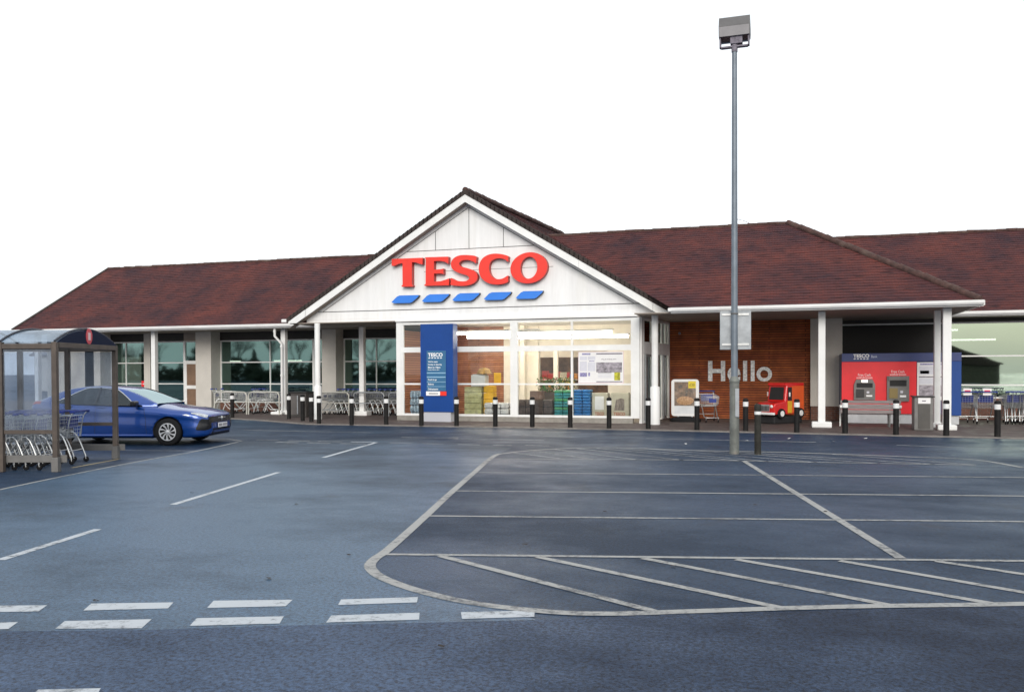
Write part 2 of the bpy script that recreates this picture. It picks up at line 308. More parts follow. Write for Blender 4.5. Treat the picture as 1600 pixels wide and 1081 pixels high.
M['dash'] = mat('bright_blue_panel', (.03,.2,.72), .35, var=.06, vscale=1.5)
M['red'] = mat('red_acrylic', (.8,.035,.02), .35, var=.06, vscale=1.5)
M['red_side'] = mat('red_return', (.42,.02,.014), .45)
M['redpanel'] = mat('red_panel', (.78,.009,.02), .4, var=.08, vscale=2)
M['redvan'] = mat('red_fibreglass', (.62,.014,.012), .3, var=.1, vscale=4, coat=.5)
M['orange'] = mat('orange_fibreglass', (.72,.1,.015), .35, var=.1, vscale=4)
M['yellow'] = mat('yellow_plastic', (.68,.38,.02), .5, var=.15, vscale=5)
M['tyre'] = mat('tyre_rubber', (.014,.014,.015), .85, spec=.2, bump=.3, bscale=60)
M['alloy'] = mat('alloy_wheel', (.62,.62,.63), .3, .25)
M['dark'] = mat('dark_recess', (.012,.012,.013), .7)
M['brown_steel'] = mat('brown_painted_steel', (.075,.058,.048), .55, .1, var=.25, vscale=5, dirt=(.13,.1,.08))
M['grey_steel'] = mat('grey_box_steel', (.16,.155,.15), .5, .2, var=.2, vscale=4)
M['plastic_sheet'] = frosted('scratched_plastic_sheet', (.84,.88,.93), .17, (.34,.38,.44))
M['vault_sheet'] = frosted('vault_plastic_sheet', (.7,.8,.92), .62, (.25,.32,.4), .25)
M['timber'] = mat('weathered_timber', (.25,.215,.215), .75, var=.3, vscale=3, stretch=(1,12,12), bump=.3, bscale=30)
M['concrete'] = mat('concrete', (.3,.28,.25), .85, var=.25, vscale=3, bump=.3, bscale=40, dirt=(.16,.14,.11))
M['paper'] = mat('paper', (.75,.74,.74), .6, var=.04, vscale=6)
M['greyink'] = mat('grey_ink', (.2,.18,.22), .7, var=.4, vscale=14)
M['textwhite'] = mat('white_lettering', (.82,.82,.82), .5)
M['light'] = emit('lamp_tube', (1,.92,.79), 17)
M['dimlight'] = emit('lamp_strip_far', (1,.93,.8), 4)
# ------------------------------------------------------------------ world and sun: bright overcast
w = D.worlds.new('World'); sc.world = w; w.use_nodes = True
N = w.node_tree.nodes; L = w.node_tree.links; bg = N['Background']
SUN_EL, SUN_AZ = R(24), R(165)
sky = N.new('ShaderNodeTexSky'); sky.sky_type = 'NISHITA'; sky.sun_disc = False; sky.sun_elevation = SUN_EL; sky.sun_rotation = SUN_AZ
sky.air_density = 1.4; sky.dust_density = 3.5
tc = N.new('ShaderNodeTexCoord'); cn = N.new('ShaderNodeTexNoise'); cn.inputs['Scale'].default_value = 1.6; cn.inputs['Detail'].default_value = 6
mp = N.new('ShaderNodeMapping'); mp.inputs['Scale'].default_value = (1, 1, 3); L.new(tc.outputs['Generated'], mp.inputs['Vector']); L.new(mp.outputs['Vector'], cn.inputs['Vector'])
cr = N.new('ShaderNodeValToRGB'); e = cr.color_ramp.elements
e[0].position = .3; e[0].color = (7.35, 7.7, 7.95, 1); e[1].position = .7; e[1].color = (11.4, 11.8, 12.2, 1)     # cloud deck
L.new(cn.outputs['Fac'], cr.inputs['Fac'])
mx = N.new('ShaderNodeMixRGB'); mx.inputs['Fac'].default_value = .85
L.new(sky.outputs['Color'], mx.inputs['Color1']); L.new(cr.outputs['Color'], mx.inputs['Color2']); L.new(mx.outputs['Color'], bg.inputs['Color'])
bg.inputs['Strength'].default_value = .1
sd = D.lights.new('sun', 'SUN'); so = D.objects.new('sun', sd); COL.objects.link(so)
sd.energy = 1.5; sd.angle = R(28); sd.color = (1, .96, .9)
so.rotation_euler = (R(90) - SUN_EL, 0, R(180) - SUN_AZ + R(0))
sc.view_settings.view_transform = 'Standard'; sc.view_settings.look = 'None'; sc.view_settings.gamma = 1; sc.view_settings.exposure = .37
sc.cycles.max_bounces = 8; sc.cycles.transparent_max_bounces = 24; sc.cycles.glossy_bounces = 4; sc.cycles.diffuse_bounces = 3
sc.cycles.use_denoising = True
sc.cycles.sample_clamp_indirect = 6

# ------------------------------------------------------------------ ground
M['tarmac'] = asphalt('damp_tarmac', (.006,.02,.047), (.02,.049,.099), .34, .62, 1, .24)
M['tarmac_aisle'] = asphalt('aisle_tarmac_sheen', (.018,.036,.062), (.052,.104,.172), .34, .58, .85, .36, (1, -2, -13, .1))  # paler aisle, lightening towards the camera: sky reflection painted into the colour
M['tarmac_road'] = asphalt('coarse_tarmac', (.009,.018,.041), (.04,.071,.133), .45, .7, 1.1, .26, (0, 9.8, 3.8, .11))  # paler to the left: sky sheen painted in
M['paving'] = mat('paving', (.105,.075,.066), .7, var=.3, vscale=3, bump=.3, bscale=30, col2=(.06,.043,.04), rvar=.15)
M['kerb'] = mat('kerb_stone', (.2,.18,.165), .8, var=.3, vscale=4, bump=.2)
M['line'] = paint_mat('road_paint', (.3,.3,.29), .0); M['line_new'] = paint_mat('road_paint_fresh', (.42,.45,.48), -.04)
M['line_yellow'] = paint_mat('road_paint_yellow', (.36,.28,.14), .0)
M['line_worn'] = paint_mat('road_paint_worn', (.3,.31,.32), .04)

g = MB().box(-500, 500, -300, 700, -1, 0).build('car_park', M['tarmac']); tag(g, kind='structure')
KERB = [(-40, 5.6), (-26, 4.9), (-14, 3.4), (-10.5, 2.2), (-7.3, .5), (-2, .58), (3.6, .58), (8, .3), (13.4, -.1), (40, -2.2)]
def offs(pl, d):
    out = []
    for i, p in enumerate(pl):
        a = Vector(pl[max(i-1, 0)]); b = Vector(pl[min(i+1, len(pl)-1)]); t = (b-a).normalized(); out.append((p[0]-t.y*d, p[1]+t.x*d))
    return out
kin = offs(KERB, .14)
pv = MB(); n = len(kin)
pv.add([(x, y, .03) for x, y in kin] + [(x, 16, .03) for x, y in kin], [(i, i+1, i+1+n, i+n) for i in range(n-1)])
tag(pv.build('pavement', M['paving']), kind='structure')
kb = MB(); kb.add([(x, y, 0) for x, y in KERB] + [(x, y, .034) for x, y in KERB] + [(x, y, .036) for x, y in kin], [(i, i+1, i+1+n, i+n) for i in range(n-1)] + [(i+n, i+1+n, i+1+2*n, i+2*n) for i in range(n-1)])
tag(kb.build('kerb', M['kerb']), kind='structure')

def sheet(name, px, m, z):
    pts = [G(x, y) for x, y in px]
    o = MB().add([(p.x, p.y, z) for p in pts], [tuple(range(len(pts)))]).build(name, m); return tag(o, kind='structure')
# through lane between the bays and the near road, both laid on the tarmac
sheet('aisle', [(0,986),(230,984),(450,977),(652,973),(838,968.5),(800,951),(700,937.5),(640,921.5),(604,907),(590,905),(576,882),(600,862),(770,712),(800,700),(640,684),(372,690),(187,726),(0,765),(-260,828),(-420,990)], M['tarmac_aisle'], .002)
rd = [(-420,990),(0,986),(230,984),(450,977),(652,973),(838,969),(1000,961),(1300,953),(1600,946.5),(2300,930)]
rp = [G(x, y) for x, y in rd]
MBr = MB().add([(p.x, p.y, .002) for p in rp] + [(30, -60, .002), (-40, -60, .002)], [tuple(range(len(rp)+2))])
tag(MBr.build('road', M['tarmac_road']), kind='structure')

def strip(name, px, wd, m=None, z=.0045):
    p = [G(x, y) for x, y in px]; n = len(p); L_, R_ = [], []
    for i in range(n):
        a, b = p[max(i-1, 0)], p[min(i+1, n-1)]; t = (b-a).normalized(); k = Vector((-t.y, t.x, 0))*wd/2
        L_.append((p[i].x+k.x, p[i].y+k.y, z)); R_.append((p[i].x-k.x, p[i].y-k.y, z))
    o = MB().add(L_+R_, [(i, i+1, i+1+n, i+n) for i in range(n-1)]).build(name, m or M['line'], g); return o
def patch(name, px, m=None, z=.0045):
    p = [G(x, y) for x, y in px]; return MB().add([(q.x, q.y, z) for q in p], [tuple(range(len(p)))]).build(name, m or M['line_new'], g)
def smooth(px, k=4):                                     # Catmull-Rom through surveyed points
    out = []
    for i in range(len(px)-1):
        p0, p1, p2, p3 = [Vector(px[j]) for j in (max(i-1,0), i, i+1, min(i+2, len(px)-1))]
        for s in range(k):
            t = s/k; out.append(tuple(.5*((2*p1) + (p2-p0)*t + (2*p0-5*p1+4*p2-p3)*t*t + (3*p1-p0-3*p2+p3)*t**3)))
    return out + [px[-1]]
strip('island_border', smooth([(1600,731),(1525,718.5),(1425,714),(1300,709.2),(1200,706.2),(1087,703.8),(1015,701.3),(962,699.6),(900,700),(830,703.8),(792,708),(771,713),(740,739),(700,774),(660,811),(606,859),(587,872),(578,883),(583,893),(600,904),(640,919),(700,935),(760,945.5),(820,952.5),(880,957.5),(940,959),(1000,958),(1225,950.5),(1375,947),(1600,943.6),(2000,934)]), .105, z=.005)
for a, b in (((776,716.7),(1100,718.8)), ((1100,718.8),(1275,722.3)), ((1275,722.3),(1525,726.5))): strip('bay_line', [a, b], .075)
for a, b in (((745,738.2),(2350,753.0)), ((712,767),(2350,781.9)), ((668,806),(2350,822.3)), ((600,866),(2350,884.3))): strip('bay_line', [a, b], .075)
strip('bay_line', [(1162,720),(1408,872.5)], .1, z=.0055)
for a, b in (((803,707.5),(882,717.2)), ((833,704),(927,717.7)), ((866,702),(1000,718.6)), ((902,700.8),(1067,718.9)), ((932,700.4),(1160,720)), ((963,700.2),(1200,720.8)),
             ((1016,701.6),(1275,722.3)), ((1088,704.3),(1375,724)), ((1138,705.5),(1460,725.4)), ((1300,709.7),(1525,726.4))): strip('hatching_line', [a, b], .07, M['line_worn'])
for a, b in (((688,868.5),(1022,955)), ((840,870),(1222,950)), ((1004,872),(1392,946)), ((1150,874),(1555,943.8)), ((1312,876),(1660,936)), ((1462,876.5),(1750,920))): strip('hatching_line', [a, b], .085)
for a, b in (((-200,935),(-60,893)), ((0,875),(153,827)), ((270,788.5),(435,738)), ((505,715),(588,691.3))): strip('lane_dash', [a, b], .1, M['line_new'])
strip('bay_line', [(548,690.3),(589,691.3)], .1, M['line_new'])
strip('bay_edge_line', smooth([(-200,812),(0,765),(187,726.5),(300,706.3),(372,690.5)]), .07)
strip('bay_line', [(378,689.2),(356,686),(300,684.5),(200,683)], .08); strip('bay_line', [(100,702.7),(306,704.4)], .06, M['line_worn']); strip('bay_line', [(200,717),(246,716.5)], .05, M['line_worn'])
strip('yellow_line', [(112,731),(186,717.3)], .07, M['line_yellow'])
c = 2.6667
Q = lambda ox, *p: [(ox + x/c, 680 + y/c) for x, y in p]
for q in (Q(0,(-330,716),(-110,713),(-150,742),(-370,745)), Q(0,(-120,711.5),(197,709),(160,735),(-150,739)), Q(0,(380,702),(723,697),(700,722),(347,731)), Q(0,(890,690),(1220,686),(1190,713),(863,720)), Q(500,(88,685),(408,675),(404,697),(75,708)),
          Q(0,(-280,790),(75,779),(35,808),(-330,818)), Q(0,(270,775),(632,767),(590,805),(230,807)), Q(0,(820,763),(1183,755),(1165,785),(790,795)), Q(500,(47,752),(415,740),(413,769),(25,781)), Q(500,(587,738),(895,730),(893,757),(592,766)), Q(0,(160,1061),(420,1055),(400,1090),(120,1095))): patch('give_way_dash', q)
for a, b in (((380,672),(584,676)), ((400,687),(435,687.9)), ((450,688.6),(484,688.9)), ((497,689.5),(534,690.3)), ((431,690.7),(466,691.6)), ((480,691.7),(516,692.6)), ((531,693),(572,693.5)), ((609,691.7),(644,692.7)), ((660,693),(694,694)),
             ((715,694.4),(750,695)), ((770,695.4),(800,696)), ((681,677.5),(769,678.8)), ((710,671.3),(800,673)), ((835,673.9),(907,675.8)), ((627,683.2),(715,685)), ((715,685.5),(850,688)), ((800,679),(896,682.5)), ((1010,685),(1275,691)), ((1401,695.5),(1600,702.7)), ((820,695.5),(858,696.5))): strip('crossing_line', [a, b], .1, M['line_worn'])
patch('crossing_arrow', [(690,684),(716,682.6),(716,686.6)], M['line_worn'])
# ------------------------------------------------------------------ the supermarket building
CE = 3.48                                                # soffit height
WALL_Y, WIN_Y = 7.0, 7.65
M['blank'] = mat('blanked_window', (.006,.006,.007), .3, spec=.15)
B = thing('supermarket', (0, 7, 0), 'long single storey supermarket with dark red tiled roofs and white gabled entrance', 'building')
def bb(name, m, parent, *boxes, bev=0):
    for q in boxes:
        b = MB(); (b.bbox(*q, b=bev) if bev else b.box(*q)); o = b.build(name, m, parent)
    return o

# --- roofs: real tile courses, each lapping the one below
T = math.tan(R(32.5))
def courses(name, m, parent, x_lo, x_hi, base, up, n_c, axis='x', lip=.018):
    """x_lo/x_hi(t): extent along the eave at height fraction t; base(s,t)->point; courses step out by lip."""
    b = MB()
    for k in range(n_c):
        t0, t1 = k/n_c, (k+1)/n_c
        a0, a1, c0, c1 = x_lo(t0), x_hi(t0), x_lo(t1), x_hi(t1)
        if a1 - a0 < .01: continue
        P = [Vector(base(a0, t0)), Vector(base(a1, t0)), Vector(base(c1, t1)), Vector(base(c0, t1))]
        o = Vector(up)*lip
        b.add([P[0]+o, P[1]+o, P[2], P[3], P[0], P[1]], [(0,1,2,3), (4,5,1,0)])
    return b.build(name, m, parent)
nrm = (0, -math.sin(R(32.5)), math.cos(R(32.5)))
EZ = 3.64
rt = 5*T
# right wing
courses('roof', M['roof_x'], B, lambda t: 4.42-5.26*t if t < .3 else -2.5, lambda t: 12.82-5*t, lambda s, t: (s, 2.08+5*t, EZ+rt*t), nrm, 34, lip=.012)
courses('roof', M['roof_y'], B, lambda t: 2.08+5*t, lambda t: 12.1-5*t, lambda s, t: (12.82-5*t, s, EZ+rt*t), (math.sin(R(32.5)), 0, math.cos(R(32.5))), 25)
MB().quad((-2, 12.1, EZ), (12.8, 12.1, EZ), (7.8, 7.1, EZ+rt-.01), (-2, 7.1, EZ+rt-.01)).build('roof', M['roof_x'], B)
# far right wing behind it
courses('roof', M['roof_x'], B, lambda t: 12.6-4.5*t, lambda t: 26, lambda s, t: (s, 7.0+5.2*t, EZ+5.2*T*t), nrm, 35, lip=.012)
MB().quad((8, 17.4, EZ), (26, 17.4, EZ), (26, 12.2, EZ+5.2*T-.01), (8, 12.2, EZ+5.2*T-.01)).build('roof', M['roof_x'], B)
# left wing
courses('roof', M['roof_x'], B, lambda t: -24.9+.5*t, lambda t: -9.3 if t < .02 else -3, lambda s, t: (s, 5.2+5.1*t, EZ+5.1*T*t), nrm, 34, lip=.012)
MB().quad((-24.4, 15.4, EZ), (-3, 15.4, EZ), (-3, 10.3, EZ+5.1*T-.01), (-24.4, 10.3, EZ+5.1*T-.01)).build('roof', M['roof_x'], B)
MB().add([(-24.75, 5.3, EZ-.05), (-24.75, 15.3, EZ-.05), (-24.4, 10.3, EZ+5.1*T-.06)], [(0, 1, 2)]).build('gable_wall', M['render'], B)
# entrance gable
GX, GZ, GP = -2.58, 7.74, .605
ga = math.atan(GP)
def gz(x): return GZ - GP*abs(x-GX)
courses('roof', M['roof_y'], B, lambda t: 2.93, lambda t: 16.3, lambda s, t: (4.38-(4.55-GX)*t, s, gz(4.38-(4.38-GX)*t)+.12+.04*(s-2.93)), (math.sin(ga), 0, math.cos(ga)), 34)
courses('roof', M['roof_y'], B, lambda t: 2.93, lambda t: 16.3, lambda s, t: (-9.7-(-9.7-GX)*t, s, gz(-9.7-(-9.7-GX)*t)+.12+.04*(s-2.93)), (-math.sin(ga), 0, math.cos(ga)), 34)
# ridge and hip tiles: overlapping half-round caps
def caps(name, a, b_, r=.11, step=.33):
    a, b_ = Vector(a), Vector(b_); n = max(1, int((b_-a).length/step)); mb = MB()
    for k in range(n):
        p, q = a.lerp(b_, k/n), a.lerp(b_, (k+1.08)/n); j = random.uniform(-.012, .012)
        mb.tube([p+Vector((0,0,j)), q+Vector((0,0,j))], [r*random.uniform(.94,1.08), r*.9], 9)
    return mb.build(name, M['ridge'], B)
rz = EZ+rt
caps('ridge', (-1.2, 7.1, rz), (7.8, 7.1, rz), .085); caps('hip_ridge', (7.82, 7.08, rz+.02), (12.8, 2.1, EZ+.03), .115, .3)
caps('ridge', (8, 12.2, EZ+5.2*T), (26, 12.2, EZ+5.2*T), .085); caps('ridge', (-24.4, 10.3, EZ+5.1*T), (-3, 10.3, EZ+5.1*T), .085)
caps('ridge', (GX, 2.94, GZ+.13), (GX, 16.3, GZ+.66), .1)
vb = MB()                                                 # ragged tile edge along the verge
for sgn, xe in ((1, 4.36), (-1, -9.5)):
    n = 46
    for k in range(n):
        x0 = GX + (xe-GX)*k/n; x1 = GX + (xe-GX)*(k+1.15)/n; h = random.uniform(.15, .165)
        vb.add([(x0, 2.9, gz(x0)-.02), (x1, 2.9, gz(x1)-.02), (x1, 2.9, gz(x1)+h*.82), (x0, 2.9, gz(x0)+h), (x0, 3.02, gz(x0)-.02), (x1, 3.02, gz(x1)-.02), (x1, 3.02, gz(x1)+h*.82), (x0, 3.02, gz(x0)+h)],
               [(0,1,2,3), (4,7,6,5), (3,2,6,7), (0,3,7,4), (1,5,6,2)])
vb.build('verge_tiles', M['verge'], B)
lv = MB(); lv.tube([(-24.95, 5.2, EZ), (-24.42, 10.3, EZ+5.1*T)], .07, 6); lv.build('verge_tiles', M['verge'], B)
# bargeboards with visible joints, verge soffit
def barge(x0, x1, d=0.0):
    hh = .255
    return [(x0, gz(x0)-.03), (x1, gz(x1)-.03), (x1, gz(x1)-.03-hh), (x0, gz(x0)-.03-hh)]
for segs in ([GX, -5.2, -8.75, -9.62], [GX, 1.35, 3.75, 4.46]):
    for i in range(len(segs)-1):
        a, b_ = segs[i], segs[i+1]; e = .006 if i else 0; s = 1 if b_ > a else -1
        pl_ = barge(a+e*s, b_-e*s)
        if i == 2: xe_, xk = GX+s*6.87, GX+s*6.53; pl_ = [pl_[0], (xe_, 3.555), (xe_, 3.5), (xk, 3.5), pl_[3]]
        MB().prism(pl_, .035, 'y', 2.925-(.014 if i == 2 else 0)).build('bargeboard', M['white'], B)
vs = MB()
for xe in (-9.5, 4.36): vs.quad((GX, 2.96, gz(GX)-.26), (xe, 2.96, gz(xe)-.26), (xe, 3.3, gz(xe)-.26), (GX, 3.3, gz(GX)-.26))
vs.build('verge_soffit', M['soffit'], B)
# gable wall with its joint lines
GY = 3.3
x_l, x_r = GX-(gz(GX)-.27-3.62)/GP, GX+(gz(GX)-.27-3.62)/GP
MB().prism([(x_l, 3.62), (x_r, 3.62), (GX, gz(GX)-.26)], .2, 'y', GY).build('gable_wall', M['panel'], B)
jb = MB(); jy = GY-.003
def jl(x0, z0, x1, z1, wd=.022):
    d = Vector((x1-x0, z1-z0)).normalized(); k = Vector((-d.y, d.x))*wd/2
    jb.prism([(x0+k.x, z0+k.y), (x1+k.x, z1+k.y), (x1-k.x, z1-k.y), (x0-k.x, z0-k.y)], .0025, 'y', jy)
iz = gz(GX)-.4
def inz(x): return iz - GP*abs(x-GX)
xi_l, xi_r = GX-(iz-3.915)/GP, GX+(iz-3.915)/GP
jl(xi_l, 3.915, GX, iz); jl(GX, iz, xi_r, 3.915); jl(x_l+.5, 3.9, x_r-.3, 3.9, .026)
xm_l, xm_r = GX-(iz-5.93)/GP, GX+(iz-5.93)/GP
jl(xm_l, 5.93, xm_r, 5.93)
for x in (GX-1.24, GX, GX+1.24): jl(x, 5.93, x, inz(x), .02)
jl(-4.25, 5.2, .4, 5.2, .012)
jb.build('panel_joint', M['joint'], B)
# band under the gable and the flat lip over the shopfront
bb('fascia_band', M['panel'], B, (x_l+.02, x_r-.05, GY+.004, GY+.2, 3.5, 3.617))
bb('fascia_band', M['panel'], B, (-5.0, 3.12, GY-.05, GY+.003, 3.5, 3.66))
bb('shopfront_lip', M['white'], B, (-5.42, 3.22, GY-.14, GY-.052, 3.475, 3.53)); bb('shopfront_lip', M['joint'], B, (-5.4, 3.2, GY-.12, GY-.053, 3.455, 3.474))
# gutters and fascias
def gutter(x0, x1, y, z0=3.5, z1=3.635):
    bb('fascia', M['white'], B, (x0, x1, y, y+.03, z0-.03, z1))
    b = MB(); b.prism([(y-.12, z1), (y-.003, z1), (y-.003, z0+.01), (y-.08, z0+.01), (y-.115, z0+.06)], x1-x0, 'x', x0); b.build('gutter', M['white'], B)
gutter(4.42, 12.9, 2.06); gutter(12.95, 26, 6.98, 3.5, 3.63); gutter(-24.9, -8.3, 5.18); gutter(-8.3, -5.3, 5.22, 3.5, 3.6)
b = MB(); b.prism([(12.83, 3.5), (12.95, 3.5), (12.95, 3.635), (12.83, 3.635)], 4.8, 'y', 2.12); b.build('gutter', M['white'], B)
bb('gutter_end', M['white'], B, (-9.74, -9.48, 2.9, 3.02, 3.53, 3.65), bev=.02); bb('gutter_end', M['white'], B, (4.34, 4.47, 1.95, 2.9, 3.52, 3.63), bev=.02)
# soffits
bb('soffit', M['soffit'], B, (3.3, 12.82, 2.09, 9, CE, CE+.03), (-9.45, -5.3, 3.0, 5.2, CE-.002, CE+.028), (-24.8, -5.3, 5.21, 9, CE+.002, CE+.032), (12.83, 26, 7.01, 9, CE+.003, CE+.033), (-5.28, 3.28, 3.2, 3.29, 3.46, 3.495))

# --- walls of the right part
px = XF
bb('slatted_wall', M['hello'], B, (3.7, 8.56, WALL_Y, WALL_Y+.3, .03, CE))
bb('pier', M['render'], B, (8.56, XF(1316, 6.7), 6.7, 8.4, .5, CE)); bb('pier_plinth', M['brick'], B, (8.58, XF(1315.5, 6.7), 6.73, 8.4, .03, .5))
FW = 8.35
bb('head_beam', M['head'], B, (9.5, 26, FW-.06, FW+.2, 3.35, CE-.003))
def window(x0, x1, z0, z1, y, hs=(), vs_=(), g='glass_wing', fr=.05, name='window', frm='white', depth=.08):
    f = MB(); f.box(x0, x0+fr, y, y+depth, z0, z1); f.box(x1-fr, x1, y, y+depth, z0, z1); f.box(x0+fr, x1-fr, y, y+depth, z0, z0+fr); f.box(x0+fr, x1-fr, y, y+depth, z1-fr, z1)
    for h in hs: f.box(x0+fr, x1-fr, y+.003, y+depth-.003, h-fr*.45, h+fr*.45)
    for v in vs_: f.box(v-fr*.4, v+fr*.4, y+.006, y+depth-.006, z0+fr, z1-fr)
    p = MB(); p.quad((x0+fr*.5, y+depth*.6, z0+fr*.5), (x1-fr*.5, y+depth*.6, z0+fr*.5), (x1-fr*.5, y+depth*.6, z1-fr*.5), (x0+fr*.5, y+depth*.6, z1-fr*.5))
    o = f.build(name, M[frm], B); p.build('pane', M[g], o, local=False); return o
zt = lambda y, Y, x: PY(x, y, Y).z
window(9.5, 13.05, .75, 3.35, FW, (), (), 'blank')
window(13.05, 20, .75, 3.35, FW, (zt(556, FW, 1540), zt(601.5, FW, 1540)), (16.4,), 'glass_right')
bb('sill_wall', M['brick'], B, (9.5, 26, FW-.02, FW+.25, .03, .75))
# --- left wing: piers, windows between them
zA, zB = 2.16, 1.22
LP = []
for a, b_ in ((133, 157), (306, 330), (503, 525)):
    x0, x1 = XF(a, WALL_Y), XF(b_, WALL_Y); LP.append((x0, x1)); bb('pier', M['render'], B, (x0, x1, WALL_Y, 8.3, .03, CE))
bb('pier', M['render'], B, (-24.9, -22.2, WALL_Y, 8.3, .03, CE))
def wing(x0, x1, vs_=(), top=3.12):
    window(x0, x1, .42, top, WIN_Y, (zA, zB), vs_); bb('sill_wall', M['brick'], B, (x0, x1, WIN_Y-.04, WIN_Y+.2, .03, .42)); bb('lintel', M['head'], B, (x0, x1, WIN_Y-.02, WIN_Y+.2, top, CE-.001))
xm = XF(233, WIN_Y)
wing(-22.2, LP[0][0], (-21,)); wing(LP[0][1], xm-.17); bb('mullion', M['render'], B, (xm-.17, xm+.17, WIN_Y-.12, WIN_Y+.1, .03, CE))
xd = XF(290, WIN_Y)
wing(xm+.17, xd-.06); wing(LP[1][1], XF(490, WIN_Y), (XF(422, WIN_Y),)); wing(XF(490, WIN_Y), LP[2][0]); wing(LP[2][1], -5.3, (XF(588, WIN_Y),), 3.12)
# staff door beside the second pier
d = MB(); x0, x1 = xd-.06, LP[1][0]
d.box(x0, x0+.14, WIN_Y-.03, WIN_Y+.06, .03, 2.2); d.box(x1-.06, x1, WIN_Y-.03, WIN_Y+.06, .03, 2.2); d.box(x0+.14, x1-.06, WIN_Y-.03, WIN_Y+.06, 2.1, 2.2); d.box(x0+.14, x1-.06, WIN_Y-.03, WIN_Y+.06, 1.0, 1.15); d.box(x0+.14, x1-.06, WIN_Y-.03, WIN_Y+.06, .03, .2)
do = d.build('door', M['white'], B)
MB().box(x0+.14, x1-.06, WIN_Y, WIN_Y+.03, .2, 1.0).box(x0+.14, x1-.06, WIN_Y, WIN_Y+.03, 1.15, 2.1).build('door_panel', mat('brown_board', (.2,.12,.075), .6, var=.2), do)
window(x0, x1, 2.2, 3.12, WIN_Y); bb('lintel', M['soffit'], B, (x0, x1, WIN_Y-.02, WIN_Y+.2, 3.12, CE-.001))
# dim shop floor behind the wings: far walls, ceiling, and the strip lights that show through
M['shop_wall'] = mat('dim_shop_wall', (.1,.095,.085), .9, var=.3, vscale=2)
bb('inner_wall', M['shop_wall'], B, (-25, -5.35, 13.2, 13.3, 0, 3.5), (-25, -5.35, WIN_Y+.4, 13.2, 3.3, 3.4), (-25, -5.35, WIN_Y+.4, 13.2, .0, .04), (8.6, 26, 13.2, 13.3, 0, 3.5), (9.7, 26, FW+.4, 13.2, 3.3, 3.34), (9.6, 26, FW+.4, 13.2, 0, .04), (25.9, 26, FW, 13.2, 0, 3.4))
for a, b_, y, Yd in ((357, 374, 564.5, 9.6), (428, 470, 563.8, 9.6), (1462, 1556, 531.5, 10.2), (1478, 1497, 515.6, 11.5)):
    p, q = PY(a, y, Yd), PY(b_, y, Yd); bb('strip_light', M['dimlight'], B, (p.x, q.x, Yd, Yd+.1, p.z-.03, p.z+.03))
# stock shelves standing inside, seen as dark bulk behind the glass
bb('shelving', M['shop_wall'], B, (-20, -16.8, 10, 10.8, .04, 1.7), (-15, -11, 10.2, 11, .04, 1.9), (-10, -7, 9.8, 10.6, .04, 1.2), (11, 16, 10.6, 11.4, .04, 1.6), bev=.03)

# --- columns
def column(x, y, wd=.2, plinth=None, round_=None, top=CE-.004):
    b = MB()
    if round_:
        o = b.lathe([(round_[0], .03), (round_[0], top)], 20, (x, y, 0)).build('column', M['white'], B)
        MB().lathe([(round_[1], .031), (round_[1], 1.2), (round_[1]-.01, 1.225), (round_[0]+.002, 1.23)], 24, (x, y, 0)).build('column_sleeve', M['white'], o)
    else:
        o = b.bbox(x-wd/2, x+wd/2, y-wd/2, y+wd/2, .03, top, b=.012).build('column', M['white'], B)
    if plinth:
        pw, ph = plinth; MB().bbox(x-pw/2, x+pw/2, y-pw*.4, y+pw*.4, .025, .03+ph, b=.03).build('column_base', M['white'], o)
    return o
column(-8.25, 2.9, round_=(.1, .14)); column(3.81, 2.95, round_=(.105, .155))
column(8.77, 2.9, .2, (.56, .17)); column(12.08, 2.6, .22, (.5, .15)); column(XF(1464, 3.6), 3.6, .17, (.4, .15))
for xq, pl in ((242, None), (444.5, (.5, .17)), (566.5, (.56, .17)), (60, None)):
    column(XF(xq, 5.75), 5.75, .2, pl)
b = MB(); xx = XF(431, 5.35); x2 = XF(440.5, 5.5)
b.tube([(xx, 5.3, 3.5), (xx, 5.3, 3.16), (x2, 5.5, 2.86), (x2, 5.5, .2)], .05, 10)
for z in (3.35, 2.75, 1.6, .5): b.lathe([(.062, z-.04), (.062, z+.04)], 10, (xx if z > 3.1 else x2, 5.3 if z > 3.1 else 5.5, 0))
b.build('downpipe', M['white'], B)
MB().bbox(x2-.42, x2+.1, 5.3, 5.72, .03, .15, b=.04).build('pipe_base', M['white'], B)

# --- glazed entrance box
FY = 3.22
XL, XR = -5.29, 3.28
zs = [.19, .27]
z_t0, z_t1 = zt(549, FY, 800), zt(540.5, FY, 800); z_m = zt(600, FY, 800)
bb('plinth', M['concrete'], B, (XL+.02, 3.06, FY-.03, FY+.2, .02, .2))
f = MB(); ze = 3.452; dp = .09
for a, b_ in ((XL, XL+.2), (XF(797.5, FY), XF(809, FY)), (3.0, XR)): f.box(a, b_, FY-.02, FY+dp+.02, .2, ze)
f.box(XL+.2, 3.0, FY-.012, FY+dp, .2, .27); f.box(XL+.2, 3.0, FY-.014, FY+dp, z_t0, z_t1); f.box(XL+.2, 3.0, FY-.01, FY+dp, ze-.09, ze); f.box(XL+.2, 3.0, FY, FY+dp-.02, z_m-.028, z_m+.028)
f.box(XL+.2, XL+.27, FY-.002, FY+dp-.01, .27, ze-.09); v = XF(893.5, FY); f.box(v-.035, v+.035, FY-.004, FY+dp-.01, .27, ze-.09)
v2 = XF(665, FY); f.box(v2-.035, v2+.035, FY-.004, FY+dp-.01, .27, ze-.09)
SF = f.build('shopfront_frame', M['white'], B)
MB().quad((XL+.2, FY+.05, .25), (3.0, FY+.05, .25), (3.0, FY+.05, ze), (XL+.2, FY+.05, ze)).build('pane', M['glass_clear'], SF)
